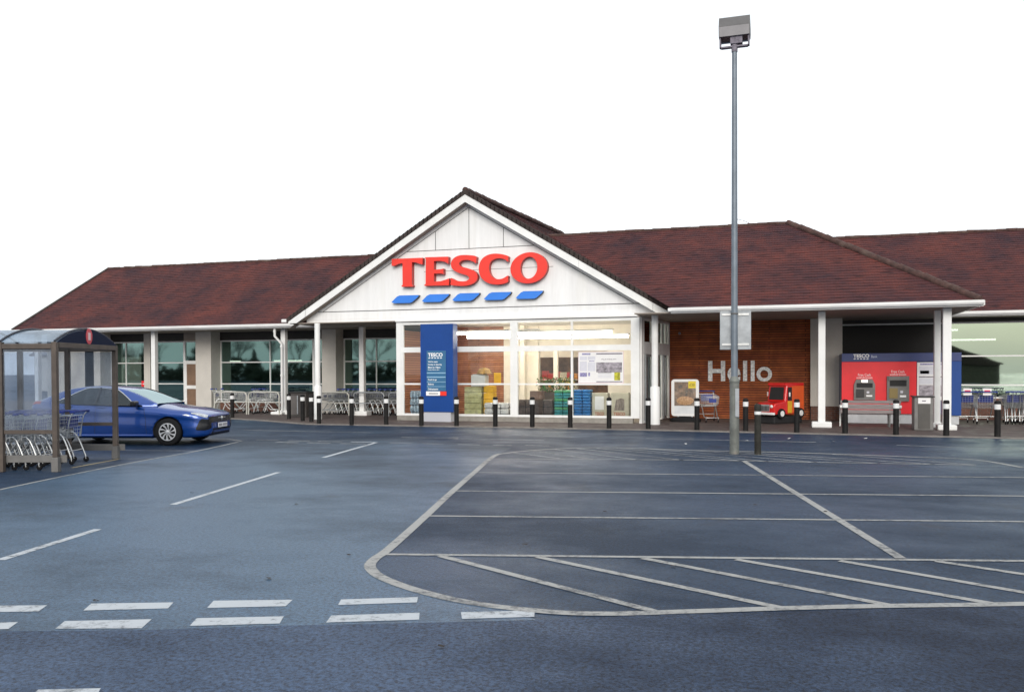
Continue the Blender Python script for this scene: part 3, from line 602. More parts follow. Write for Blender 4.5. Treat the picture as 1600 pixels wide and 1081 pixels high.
# entrance side with the sliding doors, turned slightly outward
SX0, SX1, SYE = 3.29, 3.72, 6.98
def sp(t, o=0): return (SX0+(SX1-SX0)*t + o, FY+.11+(SYE-FY-.11)*t)
def side(b, t0, t1, z0, z1, th=.09, o=0.0):
    p, q = sp(t0), sp(t1); d = Vector((q[0]-p[0], q[1]-p[1])); c = ((p[0]+q[0])/2+o, (p[1]+q[1])/2); b.obox(c, d, d.length/2, th/2, z0, z1); return b
f = MB()
for t0, t1 in ((0, .05), (.06, .085), (.33, .36), (.70, .725), (.84, .87), (.955, 1)): side(f, t0, t1, .03, CE-.01)
side(f, .05, .955, z_t0-.12, z_t1+.1, .085); side(f, .05, .955, CE-.1, CE-.012, .08); side(f, .05, .33, .03, .1, .08)
o = f.build('door_frame', M['white'], B)
b = MB(); side(b, .02, .97, .1, CE-.05, .008); b.build('pane', M['glass_clear'], o)
for t0, t1 in ((.1, .32), (.735, .83)):
    f = MB(); side(f, t0, t0+.02, .05, z_t0-.13, .05, .06); side(f, t1-.02, t1, .05, z_t0-.13, .05, .06); side(f, t0+.02, t1-.02, .05, .15, .05, .06); side(f, t0+.02, t1-.02, z_t0-.21, z_t0-.13, .05, .06)
    f.build('sliding_door', M['steel'], B)
# lobby interior
M['cream'] = mat('cream_wall', (.76,.69,.58), .7, var=.06); M['ceil'] = mat('ceiling_panel', (.62,.58,.52), .8, var=.06); M['floor'] = mat('lobby_floor', (.22,.19,.17), .45, var=.2)
IY = 7.05
bb('lobby_floor', M['floor'], B, (XL, 3.25, FY+.2, 12, .031, .06)); bb('lobby_ceiling', M['ceil'], B, (XL+.02, 3.26, FY+.12, 12, 3.456, 3.49))
xa, xb = XF(788, IY), XF(842, IY)
bb('lobby_wall', M['lobby_slat'], B, (XL, xa, IY, IY+.2, .06, 3.45)); bb('lobby_wall', M['cream'], B, (xa, xb, IY-.06, IY+.2, .06, 3.45)); bb('lobby_wall', M['lobby_slat'], B, (XL-.02, XL+.04, FY+.5, IY, .06, 3.2))
xc, xe = XF(868, IY), XF(950, IY)
bb('lobby_wall', M['cream'], B, (xe, 3.6, IY, IY+.2, .06, 3.45), (xb, xe, IY, IY+.2, 2.55, 3.45), (xc-.08, xc+.08, IY, IY+.15, .06, 2.55)); bb('lobby_wall', M['cream'], B, (XF(815,6.8), XF(822,6.8), 6.6, 6.98, .06, 3.45))
bb('lobby_wall', mat('inner_shop', (.2,.105,.05), .8, var=.5, vscale=3), B, (-3, 5, 11.6, 11.7, .06, 3.4)); bb('lobby_beam', M['cream'], B, (-3, 4, 10.4, 10.5, 2.3, 3.4))
for a, b_, y, Yd in ((712, 840, 520.5, 4.6), (806, 955, 521, 4.6), (730, 800, 527, 5.6), (806, 981, 527.5, 5.6)):
    p, q = PY(a, y, Yd), PY(b_, y, Yd); l = bb('tube_light', M['light'], B, (p.x, q.x, Yd, Yd+.14, p.z-.05, p.z+.035)); bb('tube_casing', M['white'], l, (p.x-.05, q.x+.05, Yd-.02, Yd+.16, p.z+.04, p.z+.1))
for x in (-4.2, -1.6, 1.2): bb('tube_light', M['light'], B, (x, x+.14, 7.6, 11, 3.3, 3.34))
# ------------------------------------------------------------------ lettering and signs
def text_mesh(s, bold=0.0, ext=0.0):
    cu = D.curves.new('lettering', 'FONT'); cu.body = s; cu.size = 1; cu.extrude = ext; cu.offset = bold; cu.resolution_u = 4
    o = D.objects.new('lettering', cu); COL.objects.link(o); bpy.context.view_layer.update()
    me = D.meshes.new_from_object(o.evaluated_get(bpy.context.evaluated_depsgraph_get())); D.objects.remove(o); D.curves.remove(cu)
    return me
def lettering(name, s, x0, z0, h, Y, m, parent, width=None, bold=.0, depth=.004, align='l'):
    """Text on a plane facing -Y: left x0, baseline z0, height h (of the drawn box), optional fixed width."""
    me = text_mesh(s, bold, .5)
    xs = [v.co.x for v in me.vertices]; ys = [v.co.y for v in me.vertices]; bx, by, wx, wy = min(xs), min(ys), max(xs)-min(xs), max(ys)-min(ys)
    k = h/wy; kx = width/wx if width else k
    if align == 'c': x0 -= wx*kx/2
    b = MB(); b.add([(x0+(v.co.x-bx)*kx, Y-(v.co.z+.5)*depth, z0+(v.co.y-by)*k) for v in me.vertices], [tuple(p.vertices) for p in me.polygons])
    D.meshes.remove(me); return b.build(name, m, parent)
def cat(pts, k=6):
    n = len(pts); out = []
    for i in range(n):
        p0, p1, p2, p3 = [Vector(pts[(i+j) % n]) for j in (-1, 0, 1, 2)]
        for s in range(k):
            t = s/k; out.append(tuple(.5*((2*p1)+(p2-p0)*t+(2*p0-5*p1+4*p2-p3)*t*t+(3*p1-p0-3*p2+p3)*t**3)))
    return out
LY = 3.09
def zq(p): q = PY(600+p[0]/5.714, 380+p[1]/5.714, LY); return (q.x, q.z)
glyph = {
 'T': [(69,141),(345,130),(343,191),(318,184),(285,172),(249,170),(249,368),(256,380),(253,388),(158,389),(155,381),(166,371),(164,178),(130,184),(92,203),(68,203)],
 'E': [(362,130),(376,126),(575,120),(574,185),(543,166),(500,158),(446,160),(446,237),(512,232),(530,226),(531,277),(512,270),(446,272),(446,343),(505,340),(555,324),(582,313),(580,376),(361,381),(358,374),(371,364),(373,142)],
 'S': cat([(822,118),(823,150),(820,181),(800,166),(750,150),(705,152),(676,170),(672,190),(692,209),(760,228),(810,250),(834,287),(829,328),(795,360),(740,378),(680,381),(600,373),(597,343),(598,311),(640,331),(690,341),(735,336),(758,318),(755,301),(735,286),(660,262),(615,235),(597,195),(605,155),(640,122),(690,107),(760,107)], 4),
 'C': cat([(1108,116),(1108,140),(1106,166),(1080,146),(1035,135),(985,142),(950,170),(938,215),(945,265),(970,302),(1010,321),(1060,315),(1106,289),(1107,318),(1105,346),(1060,363),(1000,369),(930,356),(875,317),(850,265),(847,208),(868,150),(912,112),(975,94),(1050,98)], 4)}
SG = thing('shop_sign', (-2.6, 3.2, 5.2), 'large red capital lettering fixed across the white entrance gable, above five blue dashes', 'shop sign')
def letter(pts):
    n = len(pts); b = MB(); b.add([(p[0], LY, p[1]) for p in pts], [tuple(range(n))]); b.cur = 1
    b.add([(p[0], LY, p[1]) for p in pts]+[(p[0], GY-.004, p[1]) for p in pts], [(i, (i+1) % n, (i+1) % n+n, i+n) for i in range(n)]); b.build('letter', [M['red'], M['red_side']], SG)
for ch in 'TESC': letter([zq(p) for p in glyph[ch]])
n = 48; so_, si_ = [], []
for k in range(n):
    w = 2*PI*k/n; so_.append(zq((1294+166*math.cos(w)-6*math.sin(w), 220+139*math.sin(w)-8*math.cos(w)))); si_.append(zq((1293+75*math.cos(w)-3*math.sin(w), 219+98*math.sin(w)-3*math.cos(w))))
b = MB(); b.add([(p[0], LY, p[1]) for p in so_+si_], [(i, (i+1) % n, (i+1) % n+n, i+n) for i in range(n)]); b.cur = 1
for ring in (so_, si_): b.add([(p[0], LY, p[1]) for p in ring]+[(p[0], GY-.004, p[1]) for p in ring], [(i, (i+1) % n, (i+1) % n+n, i+n) for i in range(n)])
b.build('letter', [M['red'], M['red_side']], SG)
dsh = [(62,526),(108,478),(134,466),(306,462),(300,478),(248,524),(226,533),(86,536)]
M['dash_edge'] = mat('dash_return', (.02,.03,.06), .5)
for ox, oy in ((0,0),(271,-10),(543,-19.5),(825,-28.5),(1110,-38.5)):
    pts = [zq((x+ox, y+oy)) for x, y in dsh]; n = 8; b = MB(); b.add([(p[0], LY+.04, p[1]) for p in pts], [tuple(range(n))]); b.cur = 1
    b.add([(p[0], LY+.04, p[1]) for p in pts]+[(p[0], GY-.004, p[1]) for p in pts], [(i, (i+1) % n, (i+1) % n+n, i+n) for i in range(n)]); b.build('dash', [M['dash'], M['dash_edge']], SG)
M['silver'] = mat('mottled_silver_letter', (.84,.85,.85), .5, .0, var=.4, vscale=16, bump=.3, bscale=40)
HS = thing('greeting_sign', (XF(1156, 6.9), 6.98, 1.9), 'mottled silver word Hello fixed on the slatted red brown wall', 'wall sign')
zb_, zt_ = ZF(595.3, 6.93, 1150), ZF(563.5, 6.93, 1150); zm_ = ZF(573, 6.93, 1190)
for s, a, b_, top in (('H',1106.4,1133,zt_), ('e',1136.6,1157,zm_), ('l',1161,1167.3,zt_), ('l',1173,1179,zt_), ('o',1182,1206.3,zm_)):
    xa_, xb_ = XF(a, 6.93), XF(b_, 6.93); lettering('letter', s, xa_, zb_-(.015 if s in 'eo' else 0), top-zb_+(.015 if s in 'eo' else 0), 6.99, M['silver'], HS, xb_-xa_, .03 if s == 'H' else .016 if s in 'eo' else 0, .06)
MB().lathe([(.05, 0), (.05, -.06), (.03, -.09)], 12, (XF(1062, 6.99), 6.995, ZF(521, 6.99, 1062)), 'y').build('security_camera', M['greyink'], B)

def mini_logo(x0, z0, wd, Y, m, parent):                 # small house lettering with its dashes, on panels
    lettering('logo', 'TESCO', x0, z0+wd*.11, wd*.24, Y, m, parent, wd, .03)
    b = MB()
    for k in range(5):
        a = x0+wd*(.01+.2*k); b.prism([(a, z0), (a+wd*.11, z0), (a+wd*.17, z0+wd*.06), (a+wd*.05, z0+wd*.06)], .004, 'y', Y-.004)
    b.build('logo_dashes', m, parent)
# information totem in front of the glazing
TY = 2.55
ta, tb = XF(657, TY), XF(708, TY); tz0, tz1 = .36, ZF(506, TY, 683)
TT = thing('information_panel', ((ta+tb)/2, TY+.2, 0), 'tall blue information panel standing before the entrance glazing', 'information panel')
MB().bbox(ta, tb, TY, TY+.42, tz0, tz1, b=.015).build('panel', M['blue'], TT)
MB().bbox(ta+.1, tb-.1, TY+.03, TY+.4, .028, tz0-.003, b=.01).build('base', mat('grey_plinth', (.45,.46,.5), .6), TT)
M['teal'] = mat('slate_blue_sign', (.03,.13,.26), .4, var=.08)
pa, pb = XF(667, TY), XF(697, TY)
zz = lambda y: ZF(y, TY-.02, 682)
MB().bbox(pa, pb, TY-.02, TY-.003, zz(611), zz(548), b=.006).build('sign_board', M['teal'], TT)
wd = pb-pa; tx = pa+wd*.08; ty = TY-.021
mini_logo(tx, zz(560), wd*.76, ty, M['textwhite'], TT)
for s, y, h, ww in (("We're open", 566.8, 3.0, .5), ('Monday to Saturday', 571.2, 2.9, .72), ('8am to 10pm', 576, 3.6, .64), ('Sunday 10am to 4pm', 578.6, 1.9, .58), ('Food to go', 595, 3.2, .45), ('Bakery', 602, 3.2, .3), ('Delicatessen', 609.2, 2.9, .52)):
    lettering('lettering', s, tx, zz(y), zz(y-h)-zz(y), ty, M['textwhite'], TT, wd*ww, .02)
b = MB()
for y, t in ((582.6, .9), (589.2, 1), (596.6, .5), (603.8, .5)): b.box(pa+.01, pb-.01, TY-.026, TY-.021, zz(y+t/2), zz(y-t/2))
b.build('divider', mat('pale_blue_rule', (.4,.62,.8), .5), TT)
xr = pa+wd*.7
MB().bbox(pa-.02, xr, TY-.03, TY-.004, zz(618), zz(611.4), b=.004).build('notice_strip', M['textwhite'], TT); MB().bbox(xr+.002, pb+.02, TY-.03, TY-.004, zz(618), zz(611.4), b=.004).build('notice_strip', M['red'], TT)
MB().box(pa+.08, pa+wd*.6, TY-.033, TY-.0305, zz(615.6), zz(614)).build('lettering', M['greyink'], TT)

# poster on the inside of the glass
def poster(name, x0, x1, z0, z1, Y, label):
    t = thing(name, ((x0+x1)/2, Y, z0), label, 'poster'); w_, h_ = x1-x0, z1-z0
    U = lambda u, v: (x0+u*w_, z0+v*h_)
    MB().box(x0, x1, Y, Y+.008, z0, z1).build('board', M['paper'], t)
    def rect(nm, u0, u1, v0, v1, m, k=1): (a, c_), (b_, d_) = U(u0, v0), U(u1, v1); MB().box(a, b_, Y-.003*k, Y-.0005, c_, d_).build(nm, m, t)
    return t, rect, U
M['rose'] = mat('pale_rose_border', (.62,.42,.46), .6); M['lav'] = mat('lavender_print', (.3,.28,.5), .6, var=.6, vscale=18); M['pgrey'] = mat('pale_grey_print', (.6,.6,.66), .6, var=.1)
M['photo'] = mat('grey_photo_print', (.36,.33,.37), .6, var=.7, vscale=5, stretch=(1,1,2)); M['photo_y'] = mat('yellow_photo_print', (.5,.48,.03), .6, var=.8, vscale=9)
pY = FY+.035
t, rect, U = poster('window_poster', XF(904, pY), XF(974, pY), ZF(598, pY, 940), ZF(549.8, pY, 940), pY, 'white and grey notice poster stuck inside the right entrance window')
MBf = MB(); (a0, c0), (a1, c1) = U(-.008, -.012), U(1.008, 1.012); MBf.box(a0, a1, pY+.0005, pY+.006, c0, c1); MBf.build('border', M['rose'], t)
for q in ((.03,.19,.74,.86),(.21,.38,.74,.86),(.03,.19,.38,.7),(.21,.38,.38,.66)): rect('notice', *q, M['pgrey'])
for q in ((.08,.27,.91,.96),(.03,.19,.2,.33),(.22,.26,.22,.33),(.24,.36,.69,.715)): rect('print', *q, M['lav'])
rect('photo', .4, .97, .34, .66, M['photo']); rect('print', .4, .98, .92, .96, M['greyink']); rect('print', .44, .74, .32, .345, M['greyink']); rect('print', .4, .98, .02, .05, M['greyink'])
(a0, c0), (a1, c1) = U(.52, .74), U(.84, .78); lettering('lettering', 'PLATINUM', a0, c0, c1-c0, pY-.001, M['greyink'], t, a1-a0)
for v in (.27, .22, .17): rect('print', .44, .74, v, v+.018, M['pgrey'], 2)
rect('photo', .8, .93, .08, .34, M['photo_y'])

# ------------------------------------------------------------------ cash machines
AY = 5.3
aa, am, ab = XF(1315, AY), XF(1432, AY), XF(1502, AY)
az = lambda y, x=1400: ZF(y, AY, x)
A = thing('cash_machine_kiosk', ((aa+ab)/2, AY+.5, 0), 'red and blue bank kiosk with two grey cash machines under the right canopy', 'bank kiosk')
zr0, zr1, ztop = az(646.5), az(565), az(551.5)
b = MB(); b.box(aa+.01, ab-.01, AY+.02, AY+1.6, zr0, ztop-.01); b.build('housing', M['navy'], A)
MB().bbox(aa, ab, AY-.03, AY+.02, zr1+.003, ztop, b=.008).build('header', M['navy'], A)
MB().bbox(aa, am, AY-.02, AY+.019, zr0, zr1, b=.006).build('red_front', M['redpanel'], A)
MB().bbox(XF(1481, AY), ab, AY-.02, AY+.019, zr0-.03, zr1, b=.006).build('blue_front', M['blue'], A)
MB().box(aa+.08, am-.02, AY+.05, AY+1.5, .029, zr0-.003).build('base', mat('pale_grey_base', (.5,.51,.53), .7, var=.15), A)
MB().box(XF(1484, AY), ab-.05, AY+.05, AY+1.5, .03, zr0-.034).build('base', D.materials['pale_grey_base'], A)
xl = XF(1333, AY); lw = XF(1358, AY)-xl; mini_logo(xl, az(561.3, 1345), lw, AY-.031, M['textwhite'], A)
lettering('logo', 'Bank', lw+xl+.06, az(559, 1365), az(555,1365)-az(559,1365), AY-.031, mat('pale_lettering', (.5,.55,.7), .5), A, XF(1370.5, AY)-lw-xl-.06)
for x0, x1, y0, y1, shp in ((1334, 1367, 624.5, 592.5, 1), (1385.5, 1420, 626.5, 587.5, 0)):
    a0, a1, c0, c1 = XF(x0, AY), XF(x1, AY), az(y0, x0), az(y1, x0); wd, hh = a1-a0, c1-c0; f0 = AY-.1
    ins = .03*0+wd*.12*shp
    c = MB(); c.prism([(a0, c0), (a1, c0), (a1, c0+hh*.75), (a1-ins, c1), (a0+ins, c1), (a0, c0+hh*.75)], .08, 'y', f0); m_ = c.build('cash_machine', M['grey_steel'], A)
    MB().box(a0+wd*.12, a1-wd*.12, f0-.004, f0-.001, c0+hh*.6, c0+hh*.82).build('screen', M['dark'], m_)
    MB().box(a0+wd*.1, a0+wd*.48, f0-.03, f0-.001, c0+hh*.12, c0+hh*.52).build('keypad', M['yellow'] if not shp else M['black'], m_).data.materials[0] = mat('keypad_brass', (.22,.16,.05), .5) if not shp else M['black']
    MB().box(a0+wd*.58, a0+wd*.86, f0-.02, f0-.001, c0+hh*.16, c0+hh*.24).build('card_slot', M['textwhite'], m_); MB().box(a0+wd*.6, a0+wd*.72, f0-.015, f0-.001, c0+hh*.32, c0+hh*.42).build('button', M['pgrey'], m_)
    if shp: MB().box(a0+wd*.36, a0+wd*.64, f0-.006, f0-.001, c0+hh*.85, c0+hh*.98).build('lamp_panel', emit('lit_panel', (1,.9,.75), 1.2), m_)
    else: MB().box(a0+wd*.06, a1-wd*.06, f0-.05, f0-.001, c0+hh*.84, c0+hh*.98).build('hood', M['grey_steel'], m_)
    mid = (a0+a1)/2
    lettering('lettering', 'Free Cash', mid, c1+.1, .085, AY-.021, mat('pink_lettering', (.8,.6,.6), .5), A, .38, .01, align='c'); lettering('lettering', 'withdrawals', mid, c1+.02, .07, AY-.021, D.materials['pink_lettering'], A, .48, .01, align='c')
pY = AY-.04
t, rect, U = poster('kiosk_poster', XF(1433, pY), XF(1480, pY), ZF(625, pY, 1455), ZF(566, pY, 1455), pY, 'tall grey poster on the bank kiosk, partly hidden by the white column')
rect('print', .1, .9, .93, .97, M['lav']); rect('notice', .06, .94, .68, .9, M['pgrey']); rect('print', .1, .4, .7, .78, M['greyink']); rect('print', .06, .94, .6, .63, M['greyink']); rect('photo', .06, .94, .1, .4, M['photo']); rect('notice', .06, .94, .42, .58, M['pgrey'])

# ------------------------------------------------------------------ pavement furniture
def bench():
    Yb = 3.3; x0, x1 = XF(1313, Yb), XF(1408, Yb); z = lambda y: ZF(y, Yb, 1360)
    t = thing('bench', ((x0+x1)/2, Yb, 0), 'weathered grey timber bench with slatted back facing the red bank kiosk', 'bench')
    for a, b_ in ((625.5, 630.3), (631.2, 639.5), (640.2, 646)):
        MB().bbox(x0, x1, Yb-.02, Yb+.03, z(b_), z(a), b=.008).build('back_slat', M['timber'], t)
    for k in range(3): MB().bbox(x0+.05, x1-.05, Yb+.08+.14*k, Yb+.2+.14*k, .43, .47, b=.008).build('seat_slat', M['timber'], t)
    for x in (x0+.18, x1-.3):
        b = MB(); b.tube([(x, Yb+.03, z(626)), (x, Yb+.03, .03)], .02, 8); b.tube([(x, Yb+.03, .41), (x, Yb+.45, .41), (x, Yb+.45, .03)], .02, 8); b.build('leg', M['grey_steel'], t)
    for x in (x0-.02, x1-.06): MB().bbox(x, x+.08, Yb-.06, Yb+.4, .6, .68, b=.02).build('armrest', M['white'], t); MB().box(x+.02, x+.06, Yb+.36, Yb+.4, .03, .6).build('arm_post', M['white'], t)
bench()
def litter_bin():
    Yb = 2.15; x0, x1 = XF(1428.5, Yb), XF(1459, Yb); z = lambda y: ZF(y, Yb, 1444)
    t = thing('litter_bin', ((x0+x1)/2, Yb+.25, 0), 'square grey steel litter bin with white label beside the bank kiosk column', 'litter bin')
    MB().bbox(x0, x1, Yb, Yb+.5, .03, z(621), b=.02).build('body', M['grey_steel'], t); MB().bbox(x0+.1, x1-.09, Yb-.012, Yb-.002, .08, z(631.5), b=.004).build('door', mat('dark_bin_door', (.075,.07,.064), .55, var=.2), t)
    MB().bbox(x0+.1, x1-.08, Yb-.014, Yb-.002, z(630.5), z(621.5), b=.004).build('label_plate', M['paper'], t); MB().box(x0+.2, x1-.2, Yb-.017, Yb-.0145, z(627), z(625.4)).build('lettering', M['greyink'], t)
    MB().bbox(x0-.03, x1+.03, Yb-.03, Yb+.53, z(621)+.002, z(620)+.02, b=.01).build('lid', M['black'], t)
litter_bin()
def recycling():
    Yb = 4.0; x0, xm_, x1 = XF(452.5, Yb), XF(465, Yb), XF(478, Yb); z = lambda y: ZF(y, Yb, 465)
    t = thing('recycling_point', ((x0+x1)/2, Yb+.3, 0), 'dark grey double recycling bin cabinet beside left entrance column', 'recycling bin')
    dk = mat('dark_cabinet', (.06,.053,.05), .5, .2, var=.25, vscale=3)
    MB().bbox(x0, x1, Yb, Yb+.6, .03, z(613.5), b=.015).build('cabinet', dk, t); MB().bbox(x0+.04, xm_-.01, Yb-.015, Yb-.002, .12, z(618), b=.005).build('door', mat('grey_cabinet_door', (.11,.1,.095), .5, .2, var=.15), t); MB().bbox(xm_+.03, x1-.04, Yb-.015, Yb-.002, .12, z(618), b=.005).build('door', dk, t)
    MB().tube([(xm_+.01, Yb-.03, .15), (xm_+.01, Yb-.03, z(618))], .025, 8).build('post', M['steel'], t)
    MB().bbox(x0-.03, x1+.03, Yb-.05, Yb+.63, z(613.5)+.002, z(612.3)+.01, b=.01).build('lid', M['black'], t)
recycling()
def aboard():
    Yb = 4.6; x0, x1 = XF(1049, Yb), XF(1092, Yb); z = lambda y: ZF(y, Yb, 1070)
    t = thing('pavement_sign', ((x0+x1)/2, Yb, 0), 'white framed pavement sign with food poster on black rubber base', 'pavement sign')
    def rr(x0, x1, z0, z1, r):
        out = []
        for cx_, cz_, a0 in ((x1-r, z1-r, 0), (x0+r, z1-r, 90), (x0+r, z0+r, 180), (x1-r, z0+r, 270)):
            for k in range(6): w_ = R(a0+18*k); out.append((cx_+r*math.cos(w_), cz_+r*math.sin(w_)))
        return out
    z0, z1 = z(650), z(592.5); h = z1-z0; w_ = x1-x0
    o = MB().prism(rr(x0, x1, z0, z1, .1), .07, 'y', Yb).build('frame', M['white'], t)
    F = lambda u, v: (x0+u*w_, z0+v*h)
    def pan(nm, u0, u1, v0, v1, m, y, par=o): (a, c_), (b_, d_) = F(u0, v0), F(u1, v1); return MB().box(a, b_, Yb-y, Yb-.0005, c_, d_).build(nm, m, par)
    pan('poster', .11, .89, .07, .93, mat('marble_print', (.66,.68,.7), .4, var=.12, vscale=3), .004)
    pan('photo', .11, .89, .28, .93, mat('food_photo_print', (.3,.19,.12), .5, var=.8, vscale=7, col2=(.08,.08,.075), dirt=(.5,.4,.32)), .006)
    b = MB(); b.lathe([(.001, -.0085), (w_*.3, -.008), (w_*.31, -.006)], 24, (0,0,0), 'y'); b.xform(Matrix.Translation((x0+w_*.5, Yb, z0+h*.42)) @ Matrix.Diagonal((1,1,.52,1))); b.build('bowl_print', mat('bowl_print', (.55,.36,.2), .5, var=.5, vscale=16, col2=(.3,.15,.07)), o)
    pan('price_tag', .62, .89, .76, .95, M['yellow'], .009).data.materials[0] = mat('price_yellow', (.72,.56,.04), .5)
    (a, c_) = F(.66, .81); lettering('lettering', '£20', a, c_, h*.08, Yb-.0095, mat('price_ink', (.25,.2,.02), .6), o, w_*.19, .02)
    b = MB(); b.lathe([(.36, .03), (.37, .1), (.3, .17), (.12, .2)], 20, (0,0,0)); b.xform(Matrix.Translation(((x0+x1)/2, Yb+.1, 0)) @ Matrix.Diagonal((1.4,.8,1,1))); b.build('base', M['tyre'], t)
    for x in (x0+.2, x1-.25): MB().box(x, x+.05, Yb+.01, Yb+.05, .19, z0+.02).build('spring_foot', M['steel'], t)
aboard()

def bollard(base, r, h, band, m, label, group, cap=True):
    t = thing('bollard', base, label, 'bollard', group)
    MB().lathe([(r*1.04, 0), (r, .02), (r, h*.74), (r, h*band[0]-.002)], 16).build('post', m, t, local=True)
    MB().lathe([(r*1.03, h*band[0]), (r*1.03, h*band[1])], 16).build('reflective_band', M['reflective'], t, local=True)
    MB().lathe([(r, h*band[1]+.002), (r*1.06, h*.93), (r*1.02, h*.975), (r*.6, h)], 16).build('cap', m, t, local=True)
    return t
BP = [(451.5,654.5,'beside the left end of the dark recycling cabinet'), (473,657.5,'in front of the dark recycling cabinet'), (486.5,659,'between the recycling cabinet and the round white column'), (498.5,662,'close against the round white column left of the entrance'),
      (549.5,663.2,'in front of trolley row, second from the round column'), (603.5,663.5,'before the trolley row, just left of the glazed entrance'), (658.5,664.9,'at the left edge of blue information panel'), (713.4,665.6,'at the right edge of blue information panel'),
      (774,666.5,'before the white sacks in the entrance window'), (831.7,667.4,'before the dark brown packs in the entrance window'), (891,668.2,'before the teal and blue packs in the entrance window'), (951.7,669.5,'before the two pale bags in entrance window'),
      (1012.8,670.4,'in front of the entrance side doors'), (1089,671.8,'between the pavement sign and a single trolley'), (1165,673.7,'right of the lamp post, before the slatted wall'), (1245,675.8,'before the rear of the red toy van'),
      (1320.4,677.3,'at the left end of the timber bench'), (1400,679.4,'at the right end of the timber bench'), (1478.5,680.8,'before the white column by the bank kiosk'), (1558.5,682.7,'rightmost, before the trolleys with white signs'), (363,652.5,'farthest left, before the two trolley rails')]
b0 = None
for i, (x, y, lab) in enumerate(BP):
    p = G(x, y, .03); lb = 'black bollard with white band, ' + lab
    if b0 is None: b0 = bollard(p, .073, .92, (.76, .9), M['bollard'], lb, 'black bollards along the pavement edge')
    else: dup(b0, p, random.uniform(0, 6), lb)
bollard(G(1184, 710), .068, 1.05, (.79, .85), M['bollard_old'], 'weathered dark bollard standing alone beside the lamp post base', None)

# lamp post with floodlight and a sign plate seen from behind
def lamp_post():
    p = G(1147.5, 709); t = thing('lamp_post', p, 'tall grey steel lamp post with square floodlight and sign plate', 'lamp post')
    Z = lambda y: ZF(y, p.y, 1148)-p.z
    o = MB().lathe([(.098, 0), (.096, Z(597))], 20).build('base_section', mat('weathered_post', (.17,.18,.165), .6, .25, var=.35, vscale=3, dirt=(.22,.13,.09)), t, local=True)
    MB().lathe([(.096, Z(598)), (.105, Z(597)), (.105, Z(594)), (.09, Z(592)), (.07, Z(588))], 20).build('collar', D.materials['weathered_post'], t, local=True)
    MB().lathe([(.069, Z(590)), (.066, Z(480)), (.052, Z(76))], 20).build('pole', mat('galvanised_pole', (.17,.2,.235), .5, .35, var=.18, vscale=3), t, local=True)
    MB().bbox(.02, .1, -.12, -.06, Z(651), Z(607), b=.006).build('access_door', M['steel'], t, local=True)
    for y in (604, 636): MB().lathe([(.1, Z(y)), (.1, Z(y)+.02)], 20).build('strap', M['grey_steel'], t, local=True)
    s = MB(); s.bbox(-.3, .33, .085, .095, Z(546), Z(485), b=.004); so2 = s.build('sign_plate', M['steel'], t, local=True)
    for y in (491, 538): MB().box(-.26, .29, .062, .084, Z(y)-.02, Z(y)+.02).build('rail', M['chrome'], so2, local=True)
    MB().lathe([(.064, Z(492)), (.076, Z(491)), (.076, Z(489))], 16).build('clamp', M['grey_steel'], t, local=True)
    dkg = mat('floodlight_grey', (.13,.125,.125), .5, .3, var=.15, vscale=5); ltg = mat('floodlight_pale', (.3,.29,.3), .5, .3, var=.1, vscale=5)
    MB().lathe([(.062, Z(82)), (.064, Z(68)), (.04, Z(66))], 14).build('bracket_socket', M['greyink'], t, local=True)
    b = MB(); z1, z2, z3, z4 = Z(28.5), Z(44.5), Z(59.5), Z(75)
    b.prism([(-.12, z3), (-.17, z2), (-.05, z1+.01), (.4, z1-.12), (.46, z1-.22), (.2, z3)], .62, 'x', -.31); h = b.build('floodlight', dkg, t, local=True)
    MB().prism([(-.125, z3), (-.175, z2-.01), (-.18, z2-.015), (-.14, z3)], .6, 'x', -.3).build('gear_cover', ltg, h, local=True)
    MB().prism([(.22, z3+.003), (.46, z1-.24), (.48, z1-.23), (.24, z3-.02)], .56, 'x', -.28).build('lamp_glass', mat('lamp_glass', (.5,.52,.55), .15), h, local=True)
    b = MB()
    for x in (-.3, .27): b.prism([(-.1, z3+.02), (.1, z3+.02), (.07, z4+.02), (.0, z4), (-.07, z4+.02)], .03, 'x', x)
    b.prism([(-.05, z4), (.05, z4), (.05, z4+.03), (-.05, z4+.03)], .54, 'x', -.27); b.prism([(-.1, z3+.005), (.1, z3+.005), (.08, z3-.14), (-.08, z3-.14)], .24, 'x', -.08)
    b.build('mounting_bracket', M['greyink'], h, local=True)
    MB().tube([(.06, 0, Z(343)), (.17, .02, Z(345)), (.31, .04, Z(350))], .006, 5).build('wire', M['greyink'], t, local=True)
lamp_post()

